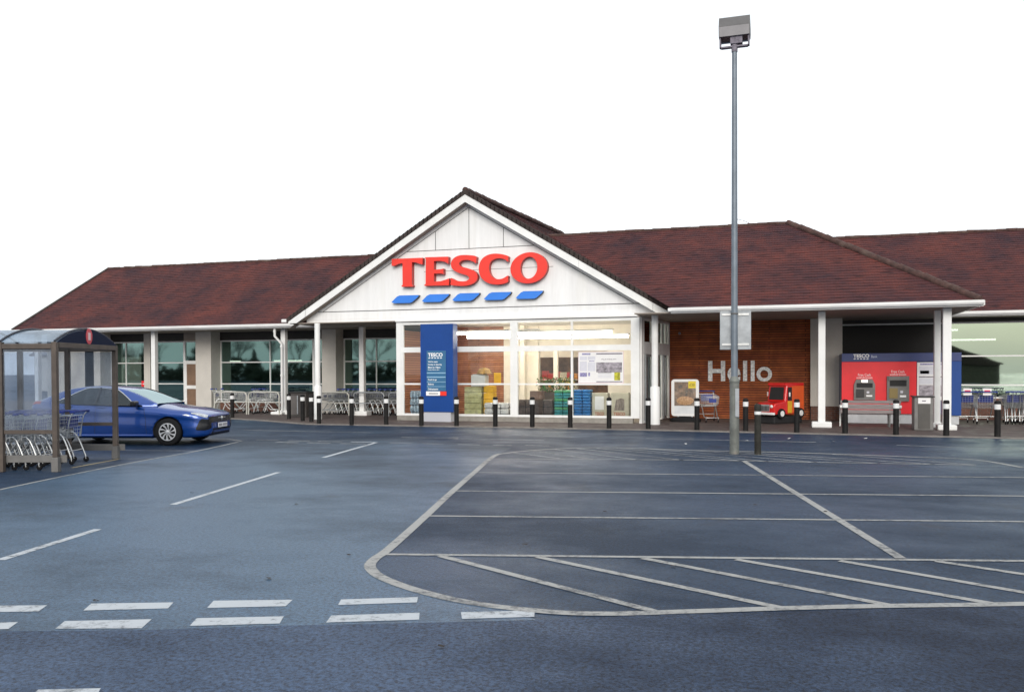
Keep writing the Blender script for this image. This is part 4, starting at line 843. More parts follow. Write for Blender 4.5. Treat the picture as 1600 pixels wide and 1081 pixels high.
# coin-operated ride: a small red van on a black base
def ride():
    # local: x forward, y left
    t = thing('toy_van_ride', (XF(1222, 4.75), 4.75, .03), 'small red and orange coin operated toy van on black base by slatted wall', 'children ride', rz=R(230))
    def lb(nm, m, *bx, bev=.03): 
        b = MB()
        for q in bx: b.bbox(*q, b=bev)
        return b.build(nm, m, t, local=True)
    lb('base', M['dark'], (-.62, .72, -.3, .3, .0, .24), bev=.04)
    b = MB(); b.prism([(-.62, .3), (.2, .3), (.78, .3), (.8, .56), (.74, .66), (.28, .72), (.2, 1.22), (.16, 1.28), (-.6, 1.28), (-.64, 1.22)], .72, 'y', -.36)

    body = b.build('body', M['redvan'], t, local=True)
    md = body.modifiers.new('bevel', 'BEVEL'); md.width = .035; md.segments = 3
    for s in (-1, 1):
        lb('side_panel', M['orange'], (-.6, -.02, s*.362, s*.374, .34, 1.2), bev=.004)
        lb('side_opening', M['dark'], (-.02, .16, s*.363, s*.378, .74, 1.16), bev=.004)
        lb('door_panel', M['yellow'], (-.02, .17, s*.364, s*.381, .34, .72), bev=.004)
        lb('mirror', M['white'], (.14, .19, s*.42, s*.46, .86, 1.0), bev=.015)
        for x in (.48, -.42):
            w_ = MB().lathe([(.15, -.06), (.16, -.03), (.16, .03), (.15, .06)], 20, (x, s*.36, .33), 'y').build('wheel', M['tyre'], t, local=True)
            MB().lathe([(.09, -.065), (.095, -.05), (.095, .05), (.09, .065)], 18, (x, s*.36, .33), 'y').build('hubcap', M['white'], w_, local=True)
        MB().lathe([(.05, .8), (.055, .82), (.03, .84)], 14, (0, s*.27, .56), 'x').build('headlight', M['white'], t, local=True)
    b = MB(); b.add([(.292, -.29, .76), (.292, .29, .76), (.222, .27, 1.16), (.222, -.27, 1.16)], [(0,1,2,3)]); b.build('windscreen', M['dark'], t, local=True)
    lb('bumper', M['white'], (.79, .86, -.4, .4, .29, .37), bev=.02)
    gr = lb('grille', M['chrome'], (.795, .815, -.18, .18, .4, .62), bev=.005)
    b = MB()
    for k in range(6): b.box(.816, .82, -.15+.055*k, -.12+.055*k, .42, .57)
    b.build('grille_slot', M['dark'], gr, local=True)
    lb('roof_rim', M['redvan'], (-.62, .26, -.37, .37, 1.2, 1.3), bev=.03)
    lb('rear_bumper', M['white'], (-.72, -.65, -.3, .3, .3, .36), bev=.02)
ride()
# ------------------------------------------------------------------ shopping trolleys
def trolley(label, group, seat=True):
    t = thing('shopping_trolley', (0,0,0), label, 'trolley', group)
    W = MB()                                              # wire basket, front at +x
    xr, xf = -.38, .46
    def bs(u, v): # u along (0 rear..1 front) v height 0 bottom..1 top -> x, halfwidth, z
        x = xr + (xf-xr)*u + .05*v*(u-.35); hw = .25-.06*u + .02*v; z = (.5+.1*u)*(1-v) + (.92-.07*u)*v; return x, hw, z
    r = .0042
    def wire(p, q, rr=r): W.tube([p, q], rr, 3, cap=False, sm=False)
    for s in (-1, 1):
        for k in range(7):
            v = k/6; a, b_ = bs(0, v), bs(1, v); wire((a[0], s*a[1], a[2]), (b_[0], s*b_[1], b_[2]), .008 if k == 6 else r)
        for k in range(12):
            u = k/11; a, b_ = bs(u, 0), bs(u, 1); wire((a[0], s*a[1], a[2]), (b_[0], s*b_[1], b_[2]))
    for u in (0, 1):
        for k in range(7): x, h, z = bs(u, k/6); wire((x, -h, z), (x, h, z), .008 if k == 6 else r)
        for k in range(8):
            a, b_ = bs(u, 0), bs(u, 1); f = -1+2*k/7; wire((a[0], f*a[1], a[2]), (b_[0], f*b_[1], b_[2]))
    for k in range(9): x, h, z = bs(k/8, 0); wire((x, -h, z), (x, h, z))
    for k in range(6): a, b_ = bs(0, 0), bs(1, 0); f = -1+2*k/5; wire((a[0], f*a[1], a[2]), (b_[0], f*b_[1], b_[2]))
    W.build('basket', M['chrome'], t, local=True)
    C = MB()
    for s in (-1, 1):
        C.tube([(-.5, s*.25, 1.0), (-.44, s*.25, .93), (-.4, s*.25, .8), (-.36, s*.24, .52)], .012, 6)
        C.tube([(-.44, s*.27, .14), (-.36, s*.26, .36), (-.28, s*.25, .53), (-.21, s*.24, .59), (-.12, s*.235, .58), (.02, s*.225, .42), (.16, s*.22, .24), (.22, s*.215, .18), (.42, s*.2, .16)], .017, 6)
        C.tube([(-.2, s*.24, .59), (.3, s*.18, .55)], .011, 6)
    C.tube([(.42, -.2, .16), (.44, 0, .16), (.42, .2, .16)], .012, 6); C.tube([(-.4, -.265, .25), (-.4, .265, .25)], .01, 6)
    C.build('chassis', M['chrome'], t, local=True)
    H = MB(); H.tube([(-.5, -.27, .99), (-.52, -.25, 1.01), (-.52, .25, 1.01), (-.5, .27, .99)], .022, 8)
    for s in (-1, 1): H.bbox(-.54, -.43, s*.27-.016, s*.27+.016, .975, 1.025, b=.012)
    H.build('handle', M['blue_plastic'], t, local=True)
    if seat:
        F = MB(); F.add([(-.36, -.2, .9), (-.36, .2, .9), (-.33, .2, .68), (-.33, -.2, .68), (-.352, -.2, .9), (-.352, .2, .9), (-.322, .2, .68), (-.322, -.2, .68)], [(0,1,2,3), (7,6,5,4), (0,4,5,1), (1,5,6,2), (2,6,7,3), (3,7,4,0)]); F.build('child_seat_flap', M['blue_plastic'], t, local=True)
        MB().bbox(.475, .485, -.12, .12, .66, .78, b=.003).build('front_badge', M['blue_plastic'], t, local=True)
    for x, s in ((-.44, 1), (-.44, -1), (.42, 1), (.42, -1)):
        hw = .27 if x < 0 else .2; w_ = MB().lathe([(.03, -.013), (.052, -.012), (.052, .012), (.03, .013)], 14, (x-.02, s*hw, .052), 'y').build('wheel', M['tyre'], t, local=True)
        MB().tube([(x, s*hw, .15), (x-.02, s*hw, .06)], .016, 6).build('castor', M['chrome'], w_, local=True)
    return t
PROTO = trolley('single empty shopping trolley parked between pavement sign and lamp post', None)
p = G(1107, 660, .03); PROTO.location = (p.x, p.y+.3, .03); PROTO.rotation_euler.z = R(-72)
# long nested row along the window left of the entrance
x0, x1 = XF(506, 6.35), XF(614, 6.35); n = 13
for i in range(n):
    lab = 'shopping trolley nested in the long row under the window left of the glazed entrance'
    dup(PROTO, (x0+.3+(x1-x0-.3)*i/(n-1), 6.35+random.uniform(-.02,.02), .03), R(180)+random.uniform(-.03,.03), lab, 'trolleys nested in the row left of the entrance')
# loose trolleys at the two rails, each its own way round
for k, (xq, Y, a, lab) in enumerate(((352, 6.2, 20, 'leftmost behind the paired hoop rails'), (366, 6.7, 35, 'second from left behind the paired hoop rails, close to the white pier'), (383, 6.1, 200, 'with blue handle, middle of the paired hoop rails'), (397, 6.5, 175, 'standing across the gap between the two hoop rails'), (416, 6.0, 20, 'behind the right hoop rail, near the white downpipe'), (430, 6.6, 40, 'tucked behind the white downpipe at the rail end'))):
    dup(PROTO, (XF(xq, Y), Y, .03), R(a), 'shopping trolley '+lab, 'loose trolleys behind hoop rails')
# far right: two trolleys with white signs, then a short nested row
fr = [(1506, 5.9, 92, 'left of the pair with white signs, next to blue kiosk end'), (1537, 5.9, 90, 'right of the pair with white signs at the far right window')]
for xq, Y, a, lab in fr:
    c = dup(PROTO, (XF(xq, Y), Y, .03), R(a), 'shopping trolley '+lab, 'trolleys at the far right')
    MB().bbox(-.5, -.49, -.12, .12, .9, 1.12, b=.004).build('sign_card', M['paper'], c, local=True); cc = [x for x in c.children if x.name.startswith('sign_card')][0]
    MB().box(-.503, -.5005, -.08, .08, .98, 1.06).build('card_print', M['redpanel'], cc, local=True)
for k, xq in enumerate((1560, 1566, 1572, 1578, 1584, 1590, 1596)): dup(PROTO, (XF(xq, 6.1)+.35, 6.1+.12*(k % 2), .03), R(90+random.uniform(-3,3)), 'shopping trolley with blue handle in the packed row at the far right edge', 'packed trolleys at the far right edge')
def rail(xa_, xb_, Y, ztop, lab):
    x0, x1 = XF(xa_, Y), XF(xb_, Y); r_ = .16
    t = thing('trolley_rail', ((x0+x1)/2, Y, .03), lab, 'trolley rail', 'hoop rails along the shop front')
    pts = [(x0, Y, .03)] + [(x0+r_-r_*math.cos(R(a)), Y, ztop-r_+r_*math.sin(R(a))) for a in range(0, 91, 15)] + [(x1-r_+r_*math.sin(R(a)), Y, ztop-r_+r_*math.cos(R(a))) for a in range(0, 91, 15)] + [(x1, Y, .03)]
    MB().tube(pts, .028, 10).build('hoop', M['steel'] if xa_ > 500 else M['railpaint'], t)
    MB().tube([(x0, Y, .52), (x1, Y, .52)], .02, 8).build('mid_bar', M['steel'] if xa_ > 500 else M['railpaint'], t)
M['railpaint'] = mat('pale_rail_paint', (.5,.49,.44), .45, .2, var=.15, vscale=5)
rail(335, 385, 5.3, .93, 'pale hoop rail for trolleys, beside the white pier'); rail(388, 436, 5.3, .93, 'pale hoop rail for trolleys, beside the white downpipe')
rail(495, 545, 5.45, .93, 'steel hoop rail before nested trolleys, left one'); rail(552, 600, 5.45, .93, 'steel hoop rail before nested trolleys, middle one'); rail(607, 655, 5.45, .93, 'steel hoop rail before nested trolleys, at the glazed entrance')

# ------------------------------------------------------------------ trolley shelter at the left edge
P0, P1 = G(88, 737), G(181, 716.5)
ev = (P1-P0).normalized(); av = Vector((-ev.y, ev.x, 0)); SW = (P1-P0).length
S = thing('trolley_shelter', P0, 'brown framed trolley shelter with arched plastic roof at the left edge', 'trolley shelter', rz=math.atan2(av.y, av.x))
# local: +x runs left along the shelter, local -y goes back across it
BAY = .96; NB = 3; SHH = 2.29; RISE = .26
yb = -SW
for i in range(NB+1):
    for y in (0, yb): MB().bbox(i*BAY-.045, i*BAY+.045, y-.045, y+.045, .26 if not i else 0, SHH, b=.008).build('post', M['brown_steel'], S, local=True)
for y in (0, yb): MB().bbox(-.06, .06, y-.06, y+.06, -.0, .26, b=.008).build('post_foot', M['grey_steel'], S, local=True)
for y in (0, yb):
    MB().bbox(.05, NB*BAY-.05, y-.035, y+.035, SHH-.12, SHH-.03, b=.006).build('eaves_rail', M['brown_steel'], S, local=True)
    MB().bbox(-.16, NB*BAY+.1, y-.075, y-.05, .16, .29, b=.006).build('kick_rail', M['grey_steel'], S, local=True)
    for i in range(NB):
        z0 = .74
        MB().bbox(i*BAY+.05, (i+1)*BAY-.05, y-.02, y+.02, z0-.07, z0, b=.004).build('panel_rail', M['brown_steel'], S, local=True)
        MB().box(i*BAY+.05, (i+1)*BAY-.05, y-.004, y+.004, z0+.003, SHH-.13).build('side_panel', M['plastic_sheet'], S, local=True)
def arc(k, off=0.0):
    h = SW/2; r = (h*h+RISE*RISE)/(2*RISE); th = math.asin(h/r); a = -th+2*th*k; return (yb/2 - (r+off)*math.sin(a) , SHH + RISE - r + (r+off)*math.cos(a))
n = 20
b = MB(); ins = [arc(k/n) for k in range(n+1)]; out = [arc(k/n, .012) for k in range(n+1)]
b.add([(-.03, y, z) for y, z in ins]+[(NB*BAY+.03, y, z) for y, z in ins], [(k, k+1, k+n+2, k+n+1) for k in range(n)]); b.smooth = True
b.build('roof_sheet', M['vault_sheet'], S, local=True)
for i in range(NB+1):
    MB().tube([(i*BAY, *arc(k/n, .015)) for k in range(n+1)], .022, 6).build('roof_rib', mat('dark_rib', (.03,.035,.05), .5, .3) if i == 0 else D.materials['dark_rib'], S, local=True)
ty_ = MB(); ty_.prism([arc(k/n, -.01) for k in range(n+1)], .02, 'x', -.045); end = ty_.build('end_panel', M['navy'], S, local=True); end.data.materials[0] = mat('dark_slate_panel', (.01,.016,.038), .7, spec=.12)
MB().bbox(-.05, .04, yb+.05, -.05, SHH-.1, SHH-.005, b=.006).build('end_beam', M['brown_steel'], S, local=True)
b = MB(); b.lathe([(.14, -.052), (.15, -.05), (.15, -.047)], 28, (0, yb/2, SHH+.13), 'x'); b.xform(Matrix.Translation((0, yb/2, SHH+.14)) @ Matrix.Diagonal((1,.8,1,1)) @ Matrix.Translation((0, -yb/2, -SHH-.13))); sgn = b.build('round_sign', mat('red_round_sign', (.55,.05,.07), .5), S, local=True)
MB().box(-.056, -.0525, yb/2-.045, yb/2+.045, SHH+.07, SHH+.21).build('trolley_symbol', mat('pale_symbol', (.7,.5,.5), .6), sgn, local=True)
# trolleys pushed in through the open right end, handles outward
SM = S.matrix_basis.copy(); SM = Matrix.Translation(S.location) @ Matrix.Rotation(S.rotation_euler.z, 4, 'Z')
sr = S.rotation_euler.z
for i in range(9):
    q = SM @ Vector((.9+.235*i+random.uniform(-.015,.015), -.55, 0)); lab = 'outermost shopping trolley of the front row in the brown shelter' if i == 0 else 'shopping trolley nested in the front row inside the brown shelter'
    c = dup(PROTO, q, sr+random.uniform(-.02,.02), lab, 'trolleys in the shelter, front row' if i else 'outermost trolleys in the shelter')
for i in range(6):
    q = SM @ Vector((.8+.235*i, -1.45, 0)); lab = 'outermost shopping trolley of the back row in the brown shelter' if i == 0 else 'shopping trolley nested in the back row inside the brown shelter'
    dup(PROTO, q, sr+random.uniform(-.02,.02), lab, 'trolleys in the shelter, back row' if i else 'outermost trolleys in the shelter')

# ------------------------------------------------------------------ goods in the lit entrance
def stack(name, label, catg, x0, x1, y0, y1, z0, rows, cols, hh, m, group=None, bevel=.02, gap=.006):
    """One wrapped stack: each layer of packs modelled, all one thing."""
    t = thing(name, ((x0+x1)/2, (y0+y1)/2, z0), label, catg, group)
    for r_ in range(rows):
        b = MB(); wd = (x1-x0)/cols
        for c_ in range(cols): j = random.uniform(-.012,.012); b.bbox(x0+wd*c_+gap, x0+wd*(c_+1)-gap, y0+j, y1+j, z0+hh*r_+gap*.5, z0+hh*(r_+1)-gap*.5, b=min(bevel, hh*.35))
        b.build('pack', m[r_ % len(m)] if isinstance(m, list) else m, t)
    return t
gy = FY+.28
M['pale_green'] = mat('pale_green_pack', (.42,.42,.22), .6, var=.35, vscale=7, dirt=(.55,.55,.42)); M['mint'] = mat('white_sack', (.55,.55,.56), .5, var=.3, vscale=9, dirt=(.28,.3,.33)); M['fuel'] = mat('dark_brown_pack', (.075,.055,.05), .7, var=.5, vscale=9, dirt=(.16,.13,.11))
M['teal_pack'] = mat('teal_green_pack', (.02,.24,.26), .45, var=.4, vscale=8, dirt=(.12,.4,.1)); M['blue_pack'] = mat('bright_blue_pack', (.01,.16,.45), .45, var=.35, vscale=8, dirt=(.05,.32,.42)); M['bag'] = mat('pale_paper_bag', (.5,.46,.36), .7, var=.15, vscale=6, dirt=(.32,.3,.22)); M['water'] = mat('clear_water_pack', (.3,.4,.5), .2, var=.5, vscale=9)
X = lambda x: XF(x, gy)
stack('pack_stack', 'stack of pale green wrapped packs behind the entrance glass, topped by grey box', 'stack', X(725), X(752), gy, gy+.5, .06, 6, 1, .19, M['pale_green'])
bt = thing('box', (X(746), gy+.25, 1.21), 'pale grey box on top of the green pack stack', 'box'); MB().bbox(X(735), X(757), gy+.05, gy+.45, 1.21, 1.6, b=.02).build('carton', mat('grey_carton', (.48,.49,.5), .6, var=.1), bt); MB().box(X(737), X(755), gy+.1, gy+.4, 1.601, 1.63).build('lid', D.materials['grey_carton'], bt)
stack('pack_stack', 'yellow stack beside the pale green packs in entrance window', 'stack', X(753.5), X(769), gy+.1, gy+.5, .06, 5, 1, .235, M['yellow'])
tl = thing('yellow_board', (X(771), gy+.5, 1.25), 'yellow display board above the yellow stack', 'display board'); MB().bbox(X(765), X(776), gy+.45, gy+.5, 1.25, 1.68, b=.01).build('board', M['yellow'], tl)
stack('sack_stack', 'white printed sacks piled beside the entrance window post', 'sack pile', X(757), X(796), gy-.1, gy+.4, .06, 3, 3, .2, M['mint'], bevel=.05)
stack('pack_stack', 'dark brown fuel packs stacked in entrance window right of the central post', 'stack', X(808), X(864), gy-.08, gy+.4, .06, 3, 4, .235, M['fuel'])
bx = thing('box', (X(838), gy+.2, .765), 'brown box standing on the dark brown packs', 'box'); MB().bbox(X(827), X(846), gy+.05, gy+.4, .77, 1.06, b=.015).build('carton', mat('brown_carton', (.16,.1,.08), .7, var=.25), bx); MB().box(X(828), X(845), gy+.2, gy+.23, 1.0605, 1.064).build('tape', M['bag'], bx)
stack('pack_stack', 'teal and green layered packs left of the thin window bar', 'stack', X(866), X(893), gy-.05, gy+.4, .06, 11, 2, .094, [M['teal_pack'], mat('green_pack', (.06,.3,.13), .45, var=.3, vscale=8), M['teal_pack']], bevel=.03)
stack('pack_stack', 'bright blue layered packs right of the thin window bar', 'stack', X(896.5), X(923), gy-.05, gy+.4, .06, 11, 2, .096, M['blue_pack'], bevel=.03)
def bag(xa_, xb_, lab, note):
    t = thing('paper_bag', ((X(xa_)+X(xb_))/2, gy, .06), lab, 'bag'); b = MB(); h = .95
    b.bbox(X(xa_), X(xb_), gy-.05, gy+.35, .06, .06+h, b=.04).build('bag', M['bag'], t)
    if note: MB().box(X(xa_+5), X(xb_-6), gy-.056, gy-.0515, .46, .9).build('note', M['paper'], t)
    else: MB().prism([(X(xa_+6), .44), (X(xb_-7), .44), (X(xb_-7), .8), (X(xb_-12), .84), (X(xa_+9), .78)], .004, 'y', gy-.056).build('clear_window', mat('kindling', (.24,.19,.16), .6, var=.7, vscale=9, stretch=(3,1,.6)), t)
    lettering('lettering', 'TESCO', X(xa_+5), .27, .11, gy-.052, mat('brick_lettering', (.42,.14,.08), .6), t, X(xb_-6)-X(xa_+5), .03)
bag(925, 950, 'pale paper bag with white note and red lettering in the entrance window', True); bag(954, 983, 'pale paper bag with dark clear patch and red lettering in entrance window corner', False)
t = thing('water_stack', (X(646), gy+.3, .06), 'stack of clear water bottle packs at the left end of entrance window', 'stack')
for r_ in range(4):
    b = MB()
    for k in range(4):
        for j in range(2): b.lathe([(.055, 0), (.06, .02), (.06, .17), (.03, .22), (.02, .245)], 10, (X(639)+.115*k+.06, gy+.1+.13*j, .06+.25*r_))
    b.build('pack', M['water'], t)
hb = thing('basket', (X(753), gy+.3, 1.64), 'round woven basket upturned on the pale grey box in entrance window', 'basket')
MB().lathe([(.24, 0), (.25, .03), (.23, .12), (.16, .19), (.05, .22)], 18, (X(753), gy+.25, 1.635)).build('bowl', mat('wicker', (.42,.25,.08), .8, var=.4, vscale=12, bump=.5), hb); MB().tube([(X(753)+.26*math.cos(k*PI/9), gy+.25+.26*math.sin(k*PI/9), 1.655) for k in range(19)], .015, 6).build('rim', D.materials['wicker'], hb)
rn = thing('red_notice', (XF(226, WIN_Y-.03), WIN_Y-.03, 1.2), 'small bright red notice on the wing window beside the cream mullion', 'notice')
MB().bbox(XF(221, WIN_Y-.03), XF(229.5, WIN_Y-.03), WIN_Y-.03, WIN_Y-.01, ZF(604, WIN_Y, 226), ZF(595, WIN_Y, 226), b=.004).build('board', M['redpanel'], rn); MB().box(XF(223, WIN_Y-.03), XF(228, WIN_Y-.03), WIN_Y-.034, WIN_Y-.0305, ZF(600.5, WIN_Y, 226), ZF(599, WIN_Y, 226)).build('print', M['paper'], rn)

# planters of flowers and small display bins further inside the lobby
M['leaf'] = mat('pot_plant_leaf', (.06,.12,.03), .7, var=.5, vscale=14); M['flower'] = mat('yellow_flower', (.7,.5,.06), .6, var=.4, vscale=20); M['pinkfl'] = mat('pink_flower', (.6,.2,.22), .6, var=.4, vscale=20); M['crate'] = mat('dark_crate', (.06,.045,.035), .7, var=.3)
def planter(x, y, w_, lab, fm):
    rnd = random.Random(int(x*100)); t = thing('flower_stand', (x, y, .06), lab, 'flower stand')
    MB().bbox(x-w_/2, x+w_/2, y-.25, y+.25, .06, .95, b=.02).build('stand', M['crate'], t); a, f = MB(), MB()
    for k in range(420):
        c = Vector((x+rnd.uniform(-.55,.55)*w_, y+rnd.uniform(-.3,.3), .95+.55*rnd.random()**1.5)); s_ = rnd.uniform(.02,.06); u = Vector((rnd.uniform(-1,1), rnd.uniform(-1,1), rnd.uniform(-1,1))).normalized(); v = u.cross(Vector((rnd.uniform(-1,1), rnd.uniform(-1,1), rnd.uniform(-1,1)))).normalized()
        (f if k % 11 == 0 else a).add([c-u*s_, c+v*s_*.6, c+u*s_, c-v*s_*.6], [(0,1,2,3)])
    a.build('foliage', M['leaf'], t); f.build('blooms', fm, t)
planter(XF(856, 6.2), 6.2, .7, 'leafy flower stand in the lobby seen through left of the inner doorway', M['pinkfl']); planter(XF(884, 6.3), 6.3, .6, 'yellow flower stand in the lobby beside the thin window bar', M['flower'])
def bins(x0, x1, y, lab, seed):
    rnd = random.Random(seed); t = thing('display_shelf', ((x0+x1)/2, y, .06), lab, 'display shelf')
    for k in range(4): MB().box(x0, x1, y, y+.4, .1+.42*k, .13+.42*k).build('shelf', M['cream'], t)
    cols = [mat('carton_'+n, c, .5, var=.25, vscale=12) for n, c in (('red', (.5,.05,.04)), ('green', (.08,.3,.08)), ('cream', (.6,.55,.42)), ('blue', (.05,.15,.45)), ('orange', (.6,.25,.04)))]
    for k in range(4):
        x = x0+.02
        while x < x1-.14:
            w_ = rnd.uniform(.1,.24); h = rnd.uniform(.18,.34); MB().bbox(x, min(x1, x+w_), y+.03, y+.34, .132+.42*k, .132+.42*k+h, b=.012).build('carton', rnd.choice(cols), t); x += w_+.012
bins(XF(868, 10), XF(902, 10), 10, 'shelf of mixed coloured cartons inside shop beyond the inner doorway', 4)
bins(XF(846, 9.4), XF(864, 9.4), 9.4, 'narrow shelf of mixed cartons inside shop, left of the doorway post', 9)
# ------------------------------------------------------------------ blue hatchback
M['carpaint'] = mat('blue_metallic_paint', (.002,.05,.27), .26, .4, var=.05, vscale=2, coat=1.0)
M['carglass'] = glass('car_glass', (.16,.19,.2), .03, (.8,.9,.95)); M['carscreen'] = glass('car_windscreen', (.4,.46,.46), .22, (.8,.97,.97)); M['cardark'] = mat('car_interior', (.02,.02,.022), .8)
M['gloss_black'] = mat('gloss_black_trim', (.012,.012,.014), .2); M['lamp'] = mat('headlamp_lens', (.6,.62,.64), .12, .3, var=.4, vscale=14)
def interp(tab, x):
    tab = sorted(tab)
    if x <= tab[0][0]: return list(tab[0][1:])
    if x >= tab[-1][0]: return list(tab[-1][1:])
    for i in range(len(tab)-1):
        if tab[i][0] <= x <= tab[i+1][0]:
            p1, p2 = tab[i], tab[i+1]; p0, p3 = tab[max(i-1,0)], tab[min(i+2,len(tab)-1)]
            h = p2[0]-p1[0]; t = (x-p1[0])/h; res = []
            for j in range(1, len(p1)):
                m1 = (p2[j]-p0[j])/(p2[0]-p0[0]) * h; m2 = (p3[j]-p1[j])/(p3[0]-p1[0]) * h
                res.append((2*t**3-3*t*t+1)*p1[j] + (t**3-2*t*t+t)*m1 + (-2*t**3+3*t*t)*p2[j] + (t**3-t*t)*m2)
            return res
# x : underside z, half width, belt z, centre top z, shoulder factor
BODY = [(2.30,.30,.50,.655,.70,.92),(2.26,.24,.67,.69,.735,.93),(2.16,.20,.775,.725,.775,.94),(2.0,.18,.835,.765,.825,.94),(1.75,.17,.87,.81,.878,.94),(1.4,.17,.89,.84,.92,.93),(1.0,.17,.9,.89,.985,.94),(.6,.17,.9,.93,1.0,.95),(0,.17,.9,.955,1.0,.95),(-.7,.17,.9,.985,1.03,.95),(-1.3,.18,.9,1.02,1.06,.94),(-1.75,.2,.875,1.05,1.08,.93),(-2.02,.28,.82,1.05,1.07,.92),(-2.14,.38,.74,.99,1.02,.9),(-2.2,.5,.62,.9,.93,.9)]
def body_ring(x):
    zb, w_, zl, zt_, sf = interp(BODY, x)
    c = [(0, zb), (w_*.6, zb), (w_*.86, zb+.005), (w_*.965, zb+.05), (w_*.99, zb+.16), (w_*1.0, zb+(zl-zb)*.42), (w_*.985, zb+(zl-zb)*.66), (w_*.992, zb+(zl-zb)*.8), (w_*.965, zb+(zl-zb)*.93), (w_*sf*.96, zl+.005), (w_*.78, zl+(zt_-zl)*.42), (w_*.45, zl+(zt_-zl)*.82), (0, zt_)]
    out = []
    for i in range(len(c)-1):
        p0, p1, p2, p3 = [Vector(c[max(0, min(len(c)-1, i+j))]) for j in (-1,0,1,2)]
        for s in range(3):
            t = s/3; out.append(.5*((2*p1)+(p2-p0)*t+(2*p0-5*p1+4*p2-p3)*t*t+(3*p1-p0-3*p2+p3)*t**3))
    return out + [Vector(c[-1])]
def body_pt(x, u, s=1, off=0.0):                          # u: 0 underside .. 1 bonnet centre
    r_ = body_ring(x); k = u*(len(r_)-1); i = min(int(k), len(r_)-2); p = r_[i].lerp(r_[i+1], k-i); d = (r_[i+1]-r_[i]).normalized(); nn = Vector((d.y, -d.x))
    return Vector((x, s*(p.x+nn.x*off), p.y+nn.y*off))
CAB = [(1.02,.72,.955,.66,.985),(.8,.8,.95,.63,1.09),(.5,.85,.95,.61,1.225),(.2,.862,.955,.6,1.335),(-.1,.865,.96,.595,1.395),(-.5,.862,.97,.585,1.425),(-.9,.855,.98,.57,1.41),(-1.3,.83,1.0,.55,1.35),(-1.65,.79,1.03,.52,1.24),(-1.9,.74,1.04,.5,1.13),(-2.06,.68,1.03,.48,1.05)]
def cab_pt(x, s01, side=1, off=0.0):                      # s01: 0 belt .. .62 roof rail .. 1 centre
    wb, zb, wt, zt_ = interp(CAB, x); h = zt_-zb
    c = [Vector(p) for p in ((wb, zb-.03), (wb*.985, zb+h*.15), (wb+(wt+.06-wb)*.6, zb+h*.55), (wt+.055, zb+h*.84), (wt-.02, zb+h*.95), (wt*.55, zb+h*.99), (0, zb+h))]
    k = s01*(len(c)-1); i = min(int(k), len(c)-2); t = k-i
    p0, p1, p2, p3 = [c[max(0, min(len(c)-1, i+j))] for j in (-1,0,1,2)]
    f = lambda t: .5*((2*p1)+(p2-p0)*t+(2*p0-5*p1+4*p2-p3)*t*t+(3*p1-p0-3*p2+p3)*t**3)
    p = f(t); d = (f(min(1,t+.02))-f(max(0,t-.02))).normalized(); nn = Vector((d.y, -d.x))
    return Vector((x, side*(p.x+nn.x*off), p.y+nn.y*off))
